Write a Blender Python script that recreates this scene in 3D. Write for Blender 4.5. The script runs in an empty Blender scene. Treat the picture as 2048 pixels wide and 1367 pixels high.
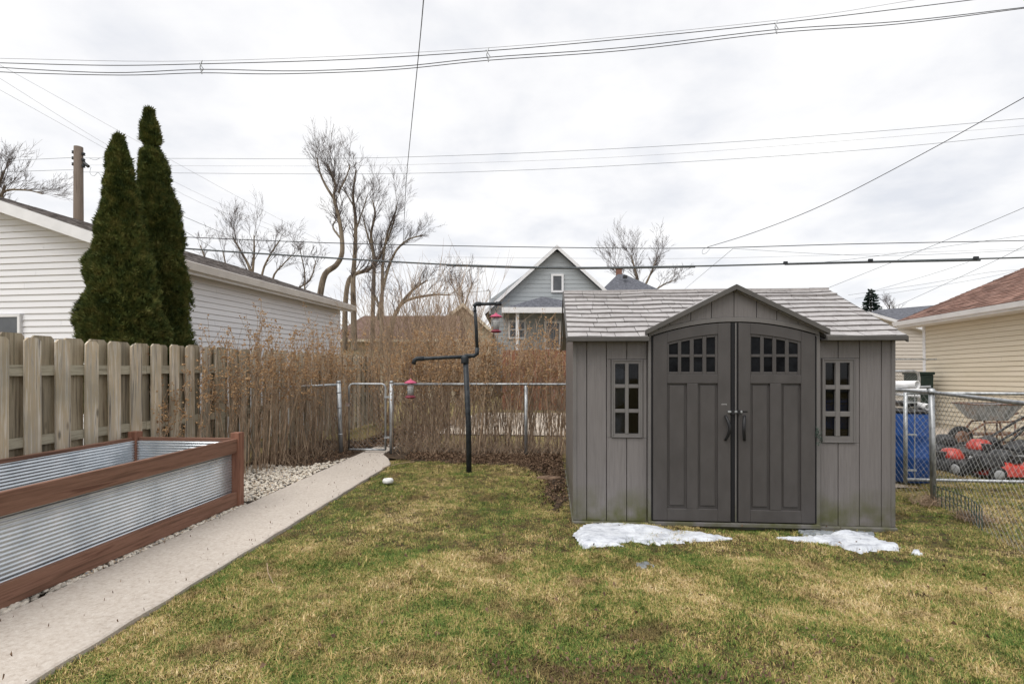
import bpy, math, random
import numpy as np
from mathutils import Vector, Matrix
R = math.radians
rnd = random.Random(7)
scn = bpy.context.scene
col = scn.collection

# ------------------------------------------------------------------ camera
FPX, HOR, CX, CAMZ = 1027.0, 735.0, 1024.0, 1.42
YAW = math.atan(76 / FPX); SY, CY = math.sin(YAW), math.cos(YAW)
cam_d = bpy.data.cameras.new('camera'); cam = bpy.data.objects.new('camera', cam_d); col.objects.link(cam)
cam_d.sensor_width = 36; cam_d.lens = 36 * FPX / 2048; cam_d.shift_y = (HOR - 683.5) / 2048
cam_d.clip_start = .05; cam_d.clip_end = 2000
cam.location = (0, 0, CAMZ); cam.rotation_euler = (R(90), 0, YAW)
scn.camera = cam

# ------------------------------------------------------------------ world, sun, exposure
SUN_EL, SUN_AZ = 58, 215            # azimuth the light comes from, clockwise from +Y
w = bpy.data.worlds.new('World'); scn.world = w; w.use_nodes = True
nt = w.node_tree; nt.nodes.clear()
N = nt.nodes.new; L = nt.links.new
sky = N('ShaderNodeTexSky'); sky.sky_type = 'NISHITA'; sky.sun_disc = False
sky.sun_elevation = R(SUN_EL); sky.sun_rotation = R(SUN_AZ)
b1 = N('ShaderNodeBackground'); b1.inputs[1].default_value = .06; L(sky.outputs[0], b1.inputs[0])
tc = N('ShaderNodeTexCoord'); sp = N('ShaderNodeSeparateXYZ'); L(tc.outputs['Generated'], sp.inputs[0])
ab = N('ShaderNodeMath'); ab.operation = 'ABSOLUTE'; L(sp.outputs[2], ab.inputs[0])
ad = N('ShaderNodeMath'); ad.operation = 'ADD'; ad.inputs[1].default_value = .22; L(ab.outputs[0], ad.inputs[0])
dx = N('ShaderNodeMath'); dx.operation = 'DIVIDE'; L(sp.outputs[0], dx.inputs[0]); L(ad.outputs[0], dx.inputs[1])
dy = N('ShaderNodeMath'); dy.operation = 'DIVIDE'; L(sp.outputs[1], dy.inputs[0]); L(ad.outputs[0], dy.inputs[1])
cb = N('ShaderNodeCombineXYZ'); L(dx.outputs[0], cb.inputs[0]); L(dy.outputs[0], cb.inputs[1])
n1 = N('ShaderNodeTexNoise'); n1.inputs['Scale'].default_value = 2.1; n1.inputs['Detail'].default_value = 7
n1.inputs['Roughness'].default_value = .55; n1.inputs['Distortion'].default_value = .1
L(cb.outputs[0], n1.inputs['Vector'])
cr = N('ShaderNodeValToRGB'); e = cr.color_ramp.elements
e[0].position = .3; e[0].color = (.72, .74, .79, 1); e[1].position = .66; e[1].color = (1.0, .995, .985, 1)
m_ = e.new(.48); m_.color = (.885, .885, .90, 1)
L(n1.outputs[0], cr.inputs[0])
b2 = N('ShaderNodeBackground'); b2.inputs[1].default_value = .68; L(cr.outputs[0], b2.inputs[0])
mx = N('ShaderNodeMixShader'); mx.inputs[0].default_value = .93
L(b1.outputs[0], mx.inputs[1]); L(b2.outputs[0], mx.inputs[2])
wo = N('ShaderNodeOutputWorld'); L(mx.outputs[0], wo.inputs[0])
sd = bpy.data.lights.new('sun', 'SUN'); sd.energy = 1.5; sd.angle = R(50); sd.color = (1, .965, .92)
so = bpy.data.objects.new('sun', sd); col.objects.link(so)
_el, _az = R(SUN_EL), R(SUN_AZ)
dvec = Vector((math.sin(_az) * math.cos(_el), math.cos(_az) * math.cos(_el), math.sin(_el)))
so.rotation_euler = dvec.to_track_quat('Z', 'Y').to_euler(); so.location = (0, -5, 12)
vs = scn.view_settings; vs.view_transform = 'Standard'; vs.look = 'None'; vs.gamma = 1; vs.use_curve_mapping = False
vs.exposure = .76

# ------------------------------------------------------------------ picture -> place
def P(px, py, d):
    u = (px - CX) / FPX
    return Vector((d * (-SY + u * CY), d * (CY + u * SY), CAMZ + d * (HOR - py) / FPX))
def G(px, py, z=0):
    return P(px, py, (CAMZ - z) * FPX / (py - HOR))
def atY(px, py, Y):
    u = (px - CX) / FPX; return P(px, py, Y / (CY + u * SY))
def atX(px, py, X):
    u = (px - CX) / FPX; return P(px, py, X / (-SY + u * CY))

# ------------------------------------------------------------------ materials
def lin(h):
    h = h.lstrip('#'); o = []
    for i in (0, 2, 4):
        v = int(h[i:i+2], 16) / 255; o.append(v / 12.92 if v <= .04045 else ((v + .055) / 1.055) ** 2.4)
    return tuple(o)
def S(c, k=1): return tuple(min(1, x * k) for x in c[:3]) + (1,)
def mat(name, stops, scale=(4, 4, 4), detail=5, rough=.8, bump=0, bscale=None, metal=0, spec=.3, rand=0, world=False, dist=0,
        mott=0, mscale=1.5, rand_off=True, extra=None, ncon=(.32, .68)):
    """noise-driven colour between stops; bump of the same grain; rand = brightness variation per object; mott = large-scale mottling"""
    m = bpy.data.materials.new(name); m.use_nodes = True; t = m.node_tree; t.nodes.clear()
    N = t.nodes.new; L = t.links.new
    out = N('ShaderNodeOutputMaterial'); bs = N('ShaderNodeBsdfPrincipled'); L(bs.outputs[0], out.inputs[0])
    bs.inputs['Roughness'].default_value = rough; bs.inputs['Metallic'].default_value = metal
    bs.inputs['Specular IOR Level'].default_value = spec
    if world:
        g = N('ShaderNodeNewGeometry'); v = g.outputs['Position']
    else:
        g = N('ShaderNodeTexCoord'); v = g.outputs['Object']
    oi = N('ShaderNodeObjectInfo')
    if rand_off and not world:
        va = N('ShaderNodeVectorMath'); va.operation = 'ADD'
        sc = N('ShaderNodeMath'); sc.operation = 'MULTIPLY'; sc.inputs[1].default_value = 37.; L(oi.outputs['Random'], sc.inputs[0])
        L(v, va.inputs[0]); L(sc.outputs[0], va.inputs[1]); v = va.outputs[0]
    mp = N('ShaderNodeMapping'); mp.inputs['Scale'].default_value = scale; L(v, mp.inputs[0])
    no = N('ShaderNodeTexNoise'); no.inputs['Scale'].default_value = 1; no.inputs['Detail'].default_value = detail
    no.inputs['Roughness'].default_value = .62; no.inputs['Distortion'].default_value = dist
    L(mp.outputs[0], no.inputs['Vector'])
    cr = N('ShaderNodeValToRGB'); E = cr.color_ramp.elements
    if len(stops) == 1: stops = [stops[0], stops[0]]
    k = len(stops)
    while len(E) < k: E.new(.5)
    for i, s in enumerate(stops):
        E[i].position = ncon[0] + (ncon[1] - ncon[0]) * i / (k - 1); E[i].color = S(s)
    L(no.outputs[0], cr.inputs[0]); c = cr.outputs[0]
    def mul(c, fac):
        mm = N('ShaderNodeMix'); mm.data_type = 'RGBA'; mm.blend_type = 'MULTIPLY'; mm.inputs[0].default_value = 1
        L(c, mm.inputs[6]); L(fac, mm.inputs[7]); return mm.outputs[2]
    def rng(src, lo, hi, a=0., b=1.):
        r = N('ShaderNodeMapRange'); r.inputs[1].default_value = a; r.inputs[2].default_value = b
        r.inputs[3].default_value = lo; r.inputs[4].default_value = hi; L(src, r.inputs[0]); return r.outputs[0]
    if rand: c = mul(c, rng(oi.outputs['Random'], 1 - rand, 1 + rand))
    if mott:
        n2 = N('ShaderNodeTexNoise'); n2.inputs['Scale'].default_value = mscale; n2.inputs['Detail'].default_value = 4; L(v, n2.inputs['Vector'])
        c = mul(c, rng(n2.outputs[0], 1 - mott, 1 + mott, .3, .7))
    if extra: c = extra(t, c, v, mul, rng)
    L(c, bs.inputs['Base Color'])
    if bump:
        h = no.outputs[0]
        if bscale:
            n3 = N('ShaderNodeTexNoise'); n3.inputs['Scale'].default_value = bscale; n3.inputs['Detail'].default_value = 4; L(v, n3.inputs['Vector']); h = n3.outputs[0]
        bu = N('ShaderNodeBump'); bu.inputs['Strength'].default_value = bump; bu.inputs['Distance'].default_value = .01
        L(h, bu.inputs['Height']); L(bu.outputs[0], bs.inputs['Normal'])
    return m

def moss(t, c, v, mul, rng):      # green algae that has grown on the lowest boards
    N = t.nodes.new; L = t.links.new
    g = N('ShaderNodeNewGeometry'); s = N('ShaderNodeSeparateXYZ'); L(g.outputs['Position'], s.inputs[0])
    n = N('ShaderNodeTexNoise'); n.inputs['Scale'].default_value = 5.5; n.inputs['Detail'].default_value = 5; L(g.outputs['Position'], n.inputs['Vector'])
    zr = rng(s.outputs[2], 1, 0, .02, .36)
    nr = rng(n.outputs[0], 0, 1.15, .38, .66)
    m = N('ShaderNodeMath'); m.operation = 'MULTIPLY'; L(zr, m.inputs[0]); L(nr, m.inputs[1])
    x = N('ShaderNodeMix'); x.data_type = 'RGBA'; L(m.outputs[0], x.inputs[0]); L(c, x.inputs[6]); x.inputs[7].default_value = (.085, .088, .035, 1)
    return x.outputs[2]
def knots(t, c, v, mul, rng):
    N = t.nodes.new; L = t.links.new
    mp = N('ShaderNodeMapping'); mp.inputs['Scale'].default_value = (7, 7, 2.4); L(v, mp.inputs[0])
    vo = N('ShaderNodeTexVoronoi'); vo.inputs['Scale'].default_value = 1; L(mp.outputs[0], vo.inputs['Vector'])
    r = rng(vo.outputs['Distance'], .35, 1, .05, .14)
    n = N('ShaderNodeTexNoise'); n.inputs['Scale'].default_value = 1.6; n.inputs['Detail'].default_value = 3; L(v, n.inputs['Vector'])
    f = rng(n.outputs[0], 0, .5, .45, .62)
    x = N('ShaderNodeMix'); x.data_type = 'RGBA'; L(f, x.inputs[0]); L(mul(c, r), x.inputs[6]); x.inputs[7].default_value = (.24, .22, .17, 1)
    return x.outputs[2]

M = {}
M['picket'] = mat('weathered_wood', [lin('6c655d'), lin('b5ac9e'), lin('b9a78b'), lin('d2cabc'), lin('827b75')], (32, 32, 1.3), 6, .85, .5, rand=.16, extra=knots, dist=.4)
M['picket_dark'] = mat('darker_weathered_wood', [lin('655c4f'), lin('978b77'), lin('b0a48f'), lin('7c7460')], (32, 32, 1.3), 6, .88, .5, rand=.15, extra=knots)  # back boards and rear posts: picket wood in a slightly darker tone
M['rail'] = mat('grey_wood', [lin('77705f'), lin('aaa390'), lin('918977')], (24, 2, 24), 5, .85, .4, rand=.08)
M['redwood_y'] = mat('stained_wood', [lin('573f33'), lin('735445'), lin('866454'), lin('644538')], (22, 1.4, 30), 6, .6, .35, rand=.08, dist=.5)
M['redwood_x'] = mat('stained_wood_end', [lin('573f33'), lin('735445'), lin('866454'), lin('644538')], (1.4, 22, 30), 6, .6, .35, rand=.08, dist=.5)
M['redwood_z'] = mat('stained_wood_post', [lin('644236'), lin('7e5747'), lin('8c6452'), lin('6d493b')], (26, 26, 1.5), 6, .6, .35, rand=.05, dist=.5)
M['galv'] = mat('galvanized_sheet', [lin('bcc3c9'), lin('ccd2d7'), lin('d8dce0')], (5, 5, 5), 5, .24, .02, metal=.7, spec=.5, rand_off=False)
M['steel'] = mat('galvanized_pipe', [lin('7d8083'), lin('a8abad'), lin('bcbec0')], (25, 25, 8), 5, .45, .1, metal=.6, rand=.08)
M['wire'] = mat('galvanized_wire', [lin('70706e'), lin('949492')], (20, 20, 20), 2, .55, 0, metal=.4)
M['siding_white'] = mat('white_vinyl', [lin('dedee1'), lin('e4e4e7')], (.8, .8, .8), 3, .5, .02, rand=.01)
M['trim_white'] = mat('white_trim', [lin('d6d6d8'), lin('e4e4e6')], (3, 3, 3), 3, .5, 0)
M['soffit'] = mat('soffit_metal', [lin('c9c4bf'), lin('d8d4cf')], (3, 3, 3), 3, .6, 0)
M['asphalt_shingle'] = mat('grey_shingle', [lin('4a4644'), lin('78726f'), lin('958e8a')], (9, 9, 9), 6, .95, .3, rand=.2, mott=.3, mscale=5)
M['dark_shingle'] = mat('charcoal_shingle', [lin('45464c'), lin('5b5d64'), lin('6e7078')], (9, 9, 9), 6, .95, .3, mott=.15, mscale=4)
M['brown_shingle'] = mat('brown_shingle', [lin('553f37'), lin('7c5f54'), lin('93766a')], (3.2, 3.2, 9), 5, .95, .3, mott=.28, mscale=3.0)
M['tan_shingle'] = mat('tan_shingle', [lin('59463f'), lin('7b665c')], (6, 6, 9), 5, .95, .3, mott=.12, mscale=3.0)
M['siding_cream'] = mat('cream_vinyl', [lin('cfc4ae'), lin('d7ccb8')], (.8, .8, .8), 3, .5, .02, rand=.01)
M['siding_pale'] = mat('pale_vinyl', [lin('c2bab0'), lin('cec7be')], (1.2, 1.2, 6), 4, .5, .03, rand=.02)
M['siding_blue'] = mat('blue_grey_board', [lin('a0a6a9'), lin('abb0b3')], (1, 1, 6), 4, .6, .03, rand=.03)
M['siding_tan'] = mat('tan_board', [lin('b3a78f'), lin('c2b69f')], (1, 1, 6), 4, .6, .03, rand=.03)
M['shed'] = mat('shed_resin', [lin('696564'), lin('726e6d'), lin('797574')], (60, 60, 3.0), 6, .45, .28, rand=.035, extra=moss, dist=.8, mott=.05, ncon=(.25, .75))
M['shed_trim'] = mat('shed_trim_resin', [lin('676463'), lin('716e6c')], (6, 6, 3), 4, .5, .05, extra=moss)
M['door'] = mat('door_resin', [lin('464342'), lin('4e4b4a')], (8, 8, 4), 4, .48, .05, mott=.04)
M['shed_roof'] = mat('roof_resin', [lin('979291'), lin('a5a1a0'), lin('aeabaa')], (14, 14, 14), 5, .42, .15, rand=.05, mott=.05)
M['fascia'] = mat('fascia_resin', [lin('4c4a48'), lin('585552')], (8, 8, 8), 4, .5, .05)
M['black'] = mat('black_plastic', [(.012, .012, .013), (.02, .02, .022)], (8, 8, 8), 3, .45, 0)
M['seal'] = mat('rubber_seal', [(.01, .01, .012)], (8, 8, 8), 1, .6, 0)
M['pipe_black'] = mat('painted_iron', [(.012, .015, .018), (.03, .035, .04), (.06, .065, .07)], (16, 16, 16), 6, .45, .2, ncon=(.35, .8))
M['concrete'] = mat('concrete', [lin('a69b90'), lin('b6aca1'), lin('bdb4aa'), lin('c6beb4')], (45, 45, 45), 9, .92, .4, bscale=200, world=True, mott=.09, mscale=.8)
M['driveway'] = mat('driveway_concrete', [lin('a49788'), lin('c4b9ab')], (1.6, 1.6, 1.6), 8, .92, .2, world=True, mott=.1, mscale=.5)
M['soil'] = mat('dark_soil', [lin('261e17'), lin('43362a'), lin('5a4a39')], (14, 14, 14), 8, .95, .8, world=True)
M['pebble'] = mat('pebble', [lin('8d8880'), lin('c9c2b7'), lin('b3a48f')], (9, 9, 9), 4, .75, .1, rand=.32)
M['leaf_dead'] = mat('dead_leaf', [lin('3a2a20'), lin('66503e'), lin('86705a')], (25, 25, 25), 3, .85, 0, world=True)
M['stem'] = mat('dry_stem', [lin('75614f'), lin('a08a74'), lin('bea88f')], (8, 8, 8), 4, .85, 0, rand=.1, world=True)
M['seed'] = mat('seed_head', [lin('75573c'), lin('a5835f'), lin('cbae86')], (30, 30, 30), 3, .85, 0, world=True)
M['bark'] = mat('bark', [lin('4a4138'), lin('786c5e'), lin('8f8371')], (6, 6, 2), 6, .9, .5, world=True)
M['bark_far'] = mat('twig_bark', [lin('4a4241'), lin('675d5a')], (3, 3, 3), 4, .9, 0, world=True)
M['spruce'] = mat('spruce_needle', [(.02, .04, .03), (.05, .08, .065)], (5, 5, 5), 4, .8, 0, world=True)
M['pole'] = mat('pole_wood', [lin('4f443c'), lin('6e6258'), lin('5f544a')], (14, 14, .8), 6, .9, .4)
M['cable'] = mat('cable_sheath', [(.02, .02, .022), (.035, .035, .038)], (5, 5, 5), 2, .5, 0)
M['cable_thin'] = mat('thin_wire', [(.16, .155, .16), (.2, .195, .2)], (5, 5, 5), 2, .6, 0)
M['cable_grey'] = mat('grey_cable', [(.06, .07, .075), (.09, .1, .105)], (5, 5, 5), 2, .5, 0)
M['red_paint'] = mat('red_paint', [(.36, .03, .02), (.50, .05, .03)], (6, 6, 6), 3, .3, 0, spec=.5)
M['pink'] = mat('pink_plastic', [(.42, .06, .13), (.5, .09, .17)], (14, 14, 14), 3, .45, 0)
M['maroon'] = mat('maroon_plastic', [(.16, .02, .035), (.2, .03, .05)], (14, 14, 14), 3, .45, 0)
M['blue_plastic'] = mat('blue_plastic', [(.012, .055, .21), (.02, .085, .30)], (5, 5, 5), 4, .4, .03, mott=.1)
M['pvc'] = mat('white_pvc', [lin('d8d8d8'), lin('eaeaea')], (5, 5, 5), 3, .4, 0)
M['snow'] = mat('snow', [lin('858a91'), lin('b9bdc5'), lin('d4d8de')], (7, 12, 12), 8, .6, .9, bscale=60, world=True, ncon=(.28, .55))
M['ice'] = mat('ice', [lin('6f7478'), lin('8d9296')], (20, 20, 20), 4, .3, .1, world=True)
M['rust'] = mat('rusty_metal', [lin('4e3a30'), lin('7a5a48'), lin('8c8a88')], (9, 9, 9), 5, .7, .2, metal=.2)
M['tub_metal'] = mat('galvanized_tray', [lin('757a7e'), lin('9ba0a4'), lin('8b7d74')], (5, 5, 5), 5, .5, .2, metal=.5)
M['rubber'] = mat('tyre_rubber', [(.015, .015, .016), (.03, .03, .03)], (9, 9, 9), 3, .8, 0)
M['rim'] = mat('grey_rim', [lin('8f9091'), lin('a9aaab')], (9, 9, 9), 3, .5, 0)
M['engine'] = mat('engine_black', [(.015, .015, .016), (.05, .05, .052)], (25, 25, 25), 4, .4, .1)
M['fence_red'] = mat('red_brown_board', [lin('6b4434'), lin('8a5d48')], (18, 18, 1.5), 5, .85, .3, rand=.12)
M['green_wire'] = mat('green_wire', [(.03, .06, .045), (.07, .1, .08)], (9, 9, 9), 2, .6, 0)
M['clear_seed'] = mat('feeder_tube', [lin('a0a1a0'), lin('c4c4c2')], (60, 60, 60), 3, .35, .2)
M['bin_dark'] = mat('dark_green_plastic', [(.015, .03, .025)], (3, 3, 3), 2, .5, 0)
M['brick'] = mat('chimney_brick', [lin('6c4a40'), lin('8c6a5c')], (6, 6, 12), 4, .9, .2)
M['ring_white'] = mat('white_plastic', [lin('c6c6c2'), lin('e8e8e6')], (20, 20, 20), 4, .6, .1)
M['pane'] = mat('window_glass_dark', [(.004, .004, .005), (.014, .015, .017)], (9, 9, 9), 4, .2, 0, spec=.04, rand=.3)
M['pane_house'] = mat('house_window_glass', [(.05, .055, .062), (.10, .105, .115)], (1.5, 1.5, 1.5), 4, .08, 0, spec=.6)
M['white_cloth'] = mat('white_cover', [lin('8d8d90'), lin('c8c8ca')], (5, 5, 5), 4, .8, .2)
M['brown_box'] = mat('brown_board', [lin('4e3c30'), lin('86705c')], (12, 12, 12), 5, .9, .3)
M['letter'] = mat('white_letter', [lin('d8d8d8')], (1, 1, 1), 1, .6, 0)

gm = bpy.data.materials.new('clear_glass'); gm.use_nodes = True; t = gm.node_tree; t.nodes.clear()
o_ = t.nodes.new('ShaderNodeOutputMaterial'); tr = t.nodes.new('ShaderNodeBsdfTransparent'); tr.inputs[0].default_value = (.55, .57, .60, 1)
gl = t.nodes.new('ShaderNodeBsdfGlossy'); gl.inputs['Roughness'].default_value = .03
fr = t.nodes.new('ShaderNodeFresnel'); fr.inputs[0].default_value = 1.33
mxs = t.nodes.new('ShaderNodeMixShader'); t.links.new(fr.outputs[0], mxs.inputs[0]); t.links.new(tr.outputs[0], mxs.inputs[1]); t.links.new(gl.outputs[0], mxs.inputs[2]); t.links.new(mxs.outputs[0], o_.inputs[0])
M['glass'] = gm

# lawn colour: patches of green, straw and bare matted earth, by position in the yard
def lawn_mat(name, blades):
    m = bpy.data.materials.new(name); m.use_nodes = True; t = m.node_tree; t.nodes.clear()
    N = t.nodes.new; L = t.links.new
    out = N('ShaderNodeOutputMaterial'); bs = N('ShaderNodeBsdfPrincipled'); bs.inputs['Roughness'].default_value = .75
    bs.inputs['Specular IOR Level'].default_value = .2
    L(bs.outputs[0], out.inputs[0])
    g = N('ShaderNodeNewGeometry')
    def noise(s, d=4, off=0):
        mp = N('ShaderNodeMapping'); mp.inputs['Location'].default_value = (off, off * 2, 0); L(g.outputs['Position'], mp.inputs[0])
        n = N('ShaderNodeTexNoise'); n.inputs['Scale'].default_value = s; n.inputs['Detail'].default_value = d; n.inputs['Roughness'].default_value = .62
        L(mp.outputs[0], n.inputs['Vector']); return n.outputs[0]
    def ramp(src, pts):
        r = N('ShaderNodeValToRGB'); E = r.color_ramp.elements
        while len(E) < len(pts): E.new(.5)
        for i, (p, c) in enumerate(pts): E[i].position = p; E[i].color = S(c)
        L(src, r.inputs[0]); return r.outputs[0]
    def mth(op, a, b):
        q = N('ShaderNodeMath'); q.operation = op
        for i, x in enumerate((a, b)):
            if isinstance(x, (int, float)): q.inputs[i].default_value = x
            else: L(x, q.inputs[i])
        return q.outputs[0]
    big = noise(1.25, 5, 3.3)
    if blades:
        at = N('ShaderNodeAttribute'); at.attribute_name = 'shade'
        oi = N('ShaderNodeObjectInfo')
        f = mth('ADD', mth('ADD', mth('MULTIPLY', mth('SUBTRACT', big, .5), 1.2), .5), mth('MULTIPLY', mth('SUBTRACT', at.outputs['Fac'], .5), .50))
        f = mth('ADD', f, mth('MULTIPLY', mth('SUBTRACT', oi.outputs['Random'], .5), .16))
        f = mth('ADD', f, mth('MULTIPLY', mth('SUBTRACT', noise(6, 4, 9), .5), .75))
        c = ramp(f, [(.16, lin('44602c')), (.36, lin('69803c')), (.49, lin('92914e')), (.60, lin('b39e66')), (.75, lin('cfb582')), (.97, lin('ead8b0'))])
        # bare tufts: dull brown
        d = ramp(noise(2.3, 5, 21), [(.54, (0, 0, 0)), (.66, (1, 1, 1))])
        x = N('ShaderNodeMix'); x.data_type = 'RGBA'; L(mth('MULTIPLY', d, .65), x.inputs[0]); L(c, x.inputs[6]); x.inputs[7].default_value = S(lin('7d6249')); c = x.outputs[2]
    else:
        c = ramp(noise(18, 6), [(.3, lin('2b241a')), (.5, lin('4f4329')), (.7, lin('6d5f3b'))])
    L(c, bs.inputs['Base Color'])
    if not blades:
        b = N('ShaderNodeBump'); b.inputs['Strength'].default_value = .8; b.inputs['Distance'].default_value = .02; L(noise(60, 5), b.inputs['Height']); L(b.outputs[0], bs.inputs['Normal'])
    return m
M['lawn'] = lawn_mat('lawn_thatch', False); M['blade'] = lawn_mat('grass_blade', True)
M['field'] = mat('winter_grass', [lin('5d5636'), lin('8b7a50'), lin('6f6c3c')], (1.2, 1.2, 1.2), 8, .95, .4, bscale=30, world=True, mott=.15, mscale=.2)

def foliage_mat():
    m = mat('cedar_foliage', [(.030, .050, .014), (.080, .098, .024), (.16, .15, .045)], (9, 9, 9), 5, .7, 0, world=True, mott=.2, mscale=2.4, spec=.2)
    return m
M['cedar'] = foliage_mat()
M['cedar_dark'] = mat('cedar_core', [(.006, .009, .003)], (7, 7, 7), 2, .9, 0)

# ------------------------------------------------------------------ mesh building
BOXF = [(0, 3, 2, 1), (4, 5, 6, 7), (0, 1, 5, 4), (1, 2, 6, 5), (2, 3, 7, 6), (3, 0, 4, 7)]
class MB:
    def __init__(s): s.v = []; s.f = []
    def add(s, vs, fs):
        o = len(s.v); s.v.extend(tuple(map(float, q)) for q in vs); s.f.extend(tuple(i + o for i in f) for f in fs); return s
    def box(s, a, b):
        x0, y0, z0 = [min(p, q) for p, q in zip(a, b)]; x1, y1, z1 = [max(p, q) for p, q in zip(a, b)]
        return s.add([(x0, y0, z0), (x1, y0, z0), (x1, y1, z0), (x0, y1, z0), (x0, y0, z1), (x1, y0, z1), (x1, y1, z1), (x0, y1, z1)], BOXF)
    def hexa(s, vs): return s.add(vs, BOXF)
    def bar(s, p, q, wd, ht, up=(0, 0, 1)):
        p, q = Vector(p), Vector(q); d = (q - p).normalized(); r = d.cross(Vector(up)).normalized(); u = r.cross(d)
        r *= wd / 2; u *= ht / 2
        return s.add([p - r - u, p + r - u, q + r - u, q - r - u, p - r + u, p + r + u, q + r + u, q - r + u], BOXF)
    def tube(s, pts, rad, n=8, cap=True):
        pts = [Vector(p) for p in pts]; k = len(pts)
        if isinstance(rad, (int, float)): rad = [rad] * k
        d0 = (pts[-1] - pts[0])
        ref = Vector((0, 0, 1)) if abs(d0.normalized().z if d0.length else 0) < .8 else Vector((0, 1, 0))
        o = len(s.v)
        for i, p in enumerate(pts):
            d = (pts[min(i + 1, k - 1)] - pts[max(i - 1, 0)]).normalized()
            a = d.cross(ref)
            if a.length < 1e-4: a = d.cross(Vector((1, 0, 0)))
            a.normalize(); b = a.cross(d)
            for j in range(n):
                t = 2 * math.pi * j / n; q = p + (a * math.cos(t) + b * math.sin(t)) * rad[i]; s.v.append((q.x, q.y, q.z))
        for i in range(k - 1):
            for j in range(n):
                j2 = (j + 1) % n; s.f.append((o + i*n + j, o + i*n + j2, o + (i+1)*n + j2, o + (i+1)*n + j))
        if cap and n > 3:
            s.f.append(tuple(o + j for j in range(n - 1, -1, -1))); s.f.append(tuple(o + (k-1)*n + j for j in range(n)))
        return s
    def strip(s, xs, lo, hi, y0, y1):
        """solid between the curves lo(x) and hi(x), from y0 (front) to y1 (back)"""
        o = len(s.v); k = len(xs)
        for x in xs:
            a, b = lo(x), hi(x); s.v.extend([(x, y0, a), (x, y0, b), (x, y1, b), (x, y1, a)])
        for i in range(k - 1):
            p, q = o + 4*i, o + 4*(i+1)
            for j in range(4): s.f.append((p + j, q + j, q + (j+1) % 4, p + (j+1) % 4))
        s.f.append((o, o+1, o+2, o+3)); e = o + 4*(k-1); s.f.append((e+3, e+2, e+1, e)); return s
    def lathe(s, c, prof, n=16):
        o = len(s.v); c = Vector(c)
        for r, z in prof:
            for j in range(n):
                t = 2*math.pi*j/n; s.v.append((c.x + r*math.cos(t), c.y + r*math.sin(t), c.z + z))
        for i in range(len(prof) - 1):
            for j in range(n):
                j2 = (j+1) % n; s.f.append((o+i*n+j, o+i*n+j2, o+(i+1)*n+j2, o+(i+1)*n+j))
        s.f.append(tuple(o + j for j in range(n-1, -1, -1))); s.f.append(tuple(o + (len(prof)-1)*n + j for j in range(n))); return s
    def sph(s, c, r, nu=8, nv=5, sc=(1, 1, 1), rot=None):
        o = len(s.v); vs = [Vector((0, 0, -1))]
        for i in range(1, nv):
            ph = math.pi * i / nv - math.pi/2
            for j in range(nu): t = 2*math.pi*j/nu; vs.append(Vector((math.cos(ph)*math.cos(t), math.cos(ph)*math.sin(t), math.sin(ph))))
        vs.append(Vector((0, 0, 1)))
        for q in vs:
            q = Vector((q.x*sc[0]*r, q.y*sc[1]*r, q.z*sc[2]*r))
            if rot: q = rot @ q
            s.v.append((q.x + c[0], q.y + c[1], q.z + c[2]))
        for j in range(nu): s.f.append((o, o+1+(j+1) % nu, o+1+j))
        for i in range(nv-2):
            a = o+1+i*nu
            for j in range(nu): s.f.append((a+j, a+(j+1) % nu, a+nu+(j+1) % nu, a+nu+j))
        a = o+1+(nv-2)*nu; tp = o+len(vs)-1
        for j in range(nu): s.f.append((a+j, a+(j+1) % nu, tp))
        return s
    def mesh(s, name, m, smooth=False, off=None):
        me = bpy.data.meshes.new(name)
        v = s.v
        if off is not None:
            v = np.array(v, dtype=np.float64) - np.array(off)
            v = v.tolist()
        me.from_pydata(v, [], s.f); me.materials.append(m)
        if smooth: me.polygons.foreach_set('use_smooth', [True] * len(me.polygons))
        me.update(); return me
    def build(s, name, m, parent=None, smooth=False, kind=None, bevel=0, label=None, local=False):
        """coordinates are world coordinates unless local=True"""
        off = None
        if parent is not None and not local: off = chain(parent)
        o = bpy.data.objects.new(name, s.mesh(name, M[m] if isinstance(m, str) else m, smooth, off)); col.objects.link(o)
        if parent is not None: o.parent = parent
        if kind: o['kind'] = kind
        if label: o['label'] = label
        if bevel:
            b = o.modifiers.new('bevel', 'BEVEL'); b.width = bevel; b.segments = 2; b.limit_method = 'ANGLE'; b.angle_limit = R(40)
        return o
def chain(o):
    v = Vector((0, 0, 0))
    while o is not None: v = v + o.location; o = o.parent
    return tuple(v)
def thing(name, label, cat, loc=(0, 0, 0), rz=0, group=None, rx=0):
    o = bpy.data.objects.new(name, None); col.objects.link(o); o.location = loc; o.rotation_euler = (rx, 0, rz)
    o.empty_display_size = .2; return tag(o, label, cat, group)
def tag(o, label, cat, group=None):
    o['label'] = label; o['category'] = cat
    if group: o['group'] = group
    return o
def struct(o): o['kind'] = 'structure'; return o
def jit(a): return rnd.uniform(-a, a)

# ================================================================== GROUND
mb = MB(); mb.add([(-300, -60, -.06), (300, -60, -.06), (300, 500, -.06), (-300, 500, -.06)], [(0, 1, 2, 3)])
struct(mb.build('ground', 'field'))
def hgt(x, y):
    return .012 * math.sin(x*2.1 + y*1.3) + .01 * math.sin(x*5.3 - y*3.7 + 1) + .008 * math.sin(y*8.1 + x*2.2)
xs = np.arange(-2.33, 8.01, .08); ys = np.arange(-1, 8.4, .08)
mb = MB()
for y in ys:
    for x in xs: mb.v.append((x, y, -.022 + hgt(x, y) * min(1, (x + 2.33) * 2)))
nx = len(xs)
for j in range(len(ys) - 1):
    for i in range(nx - 1): mb.f.append((j*nx+i, j*nx+i+1, (j+1)*nx+i+1, (j+1)*nx+i))
struct(mb.build('lawn', 'lawn', smooth=True))
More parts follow.
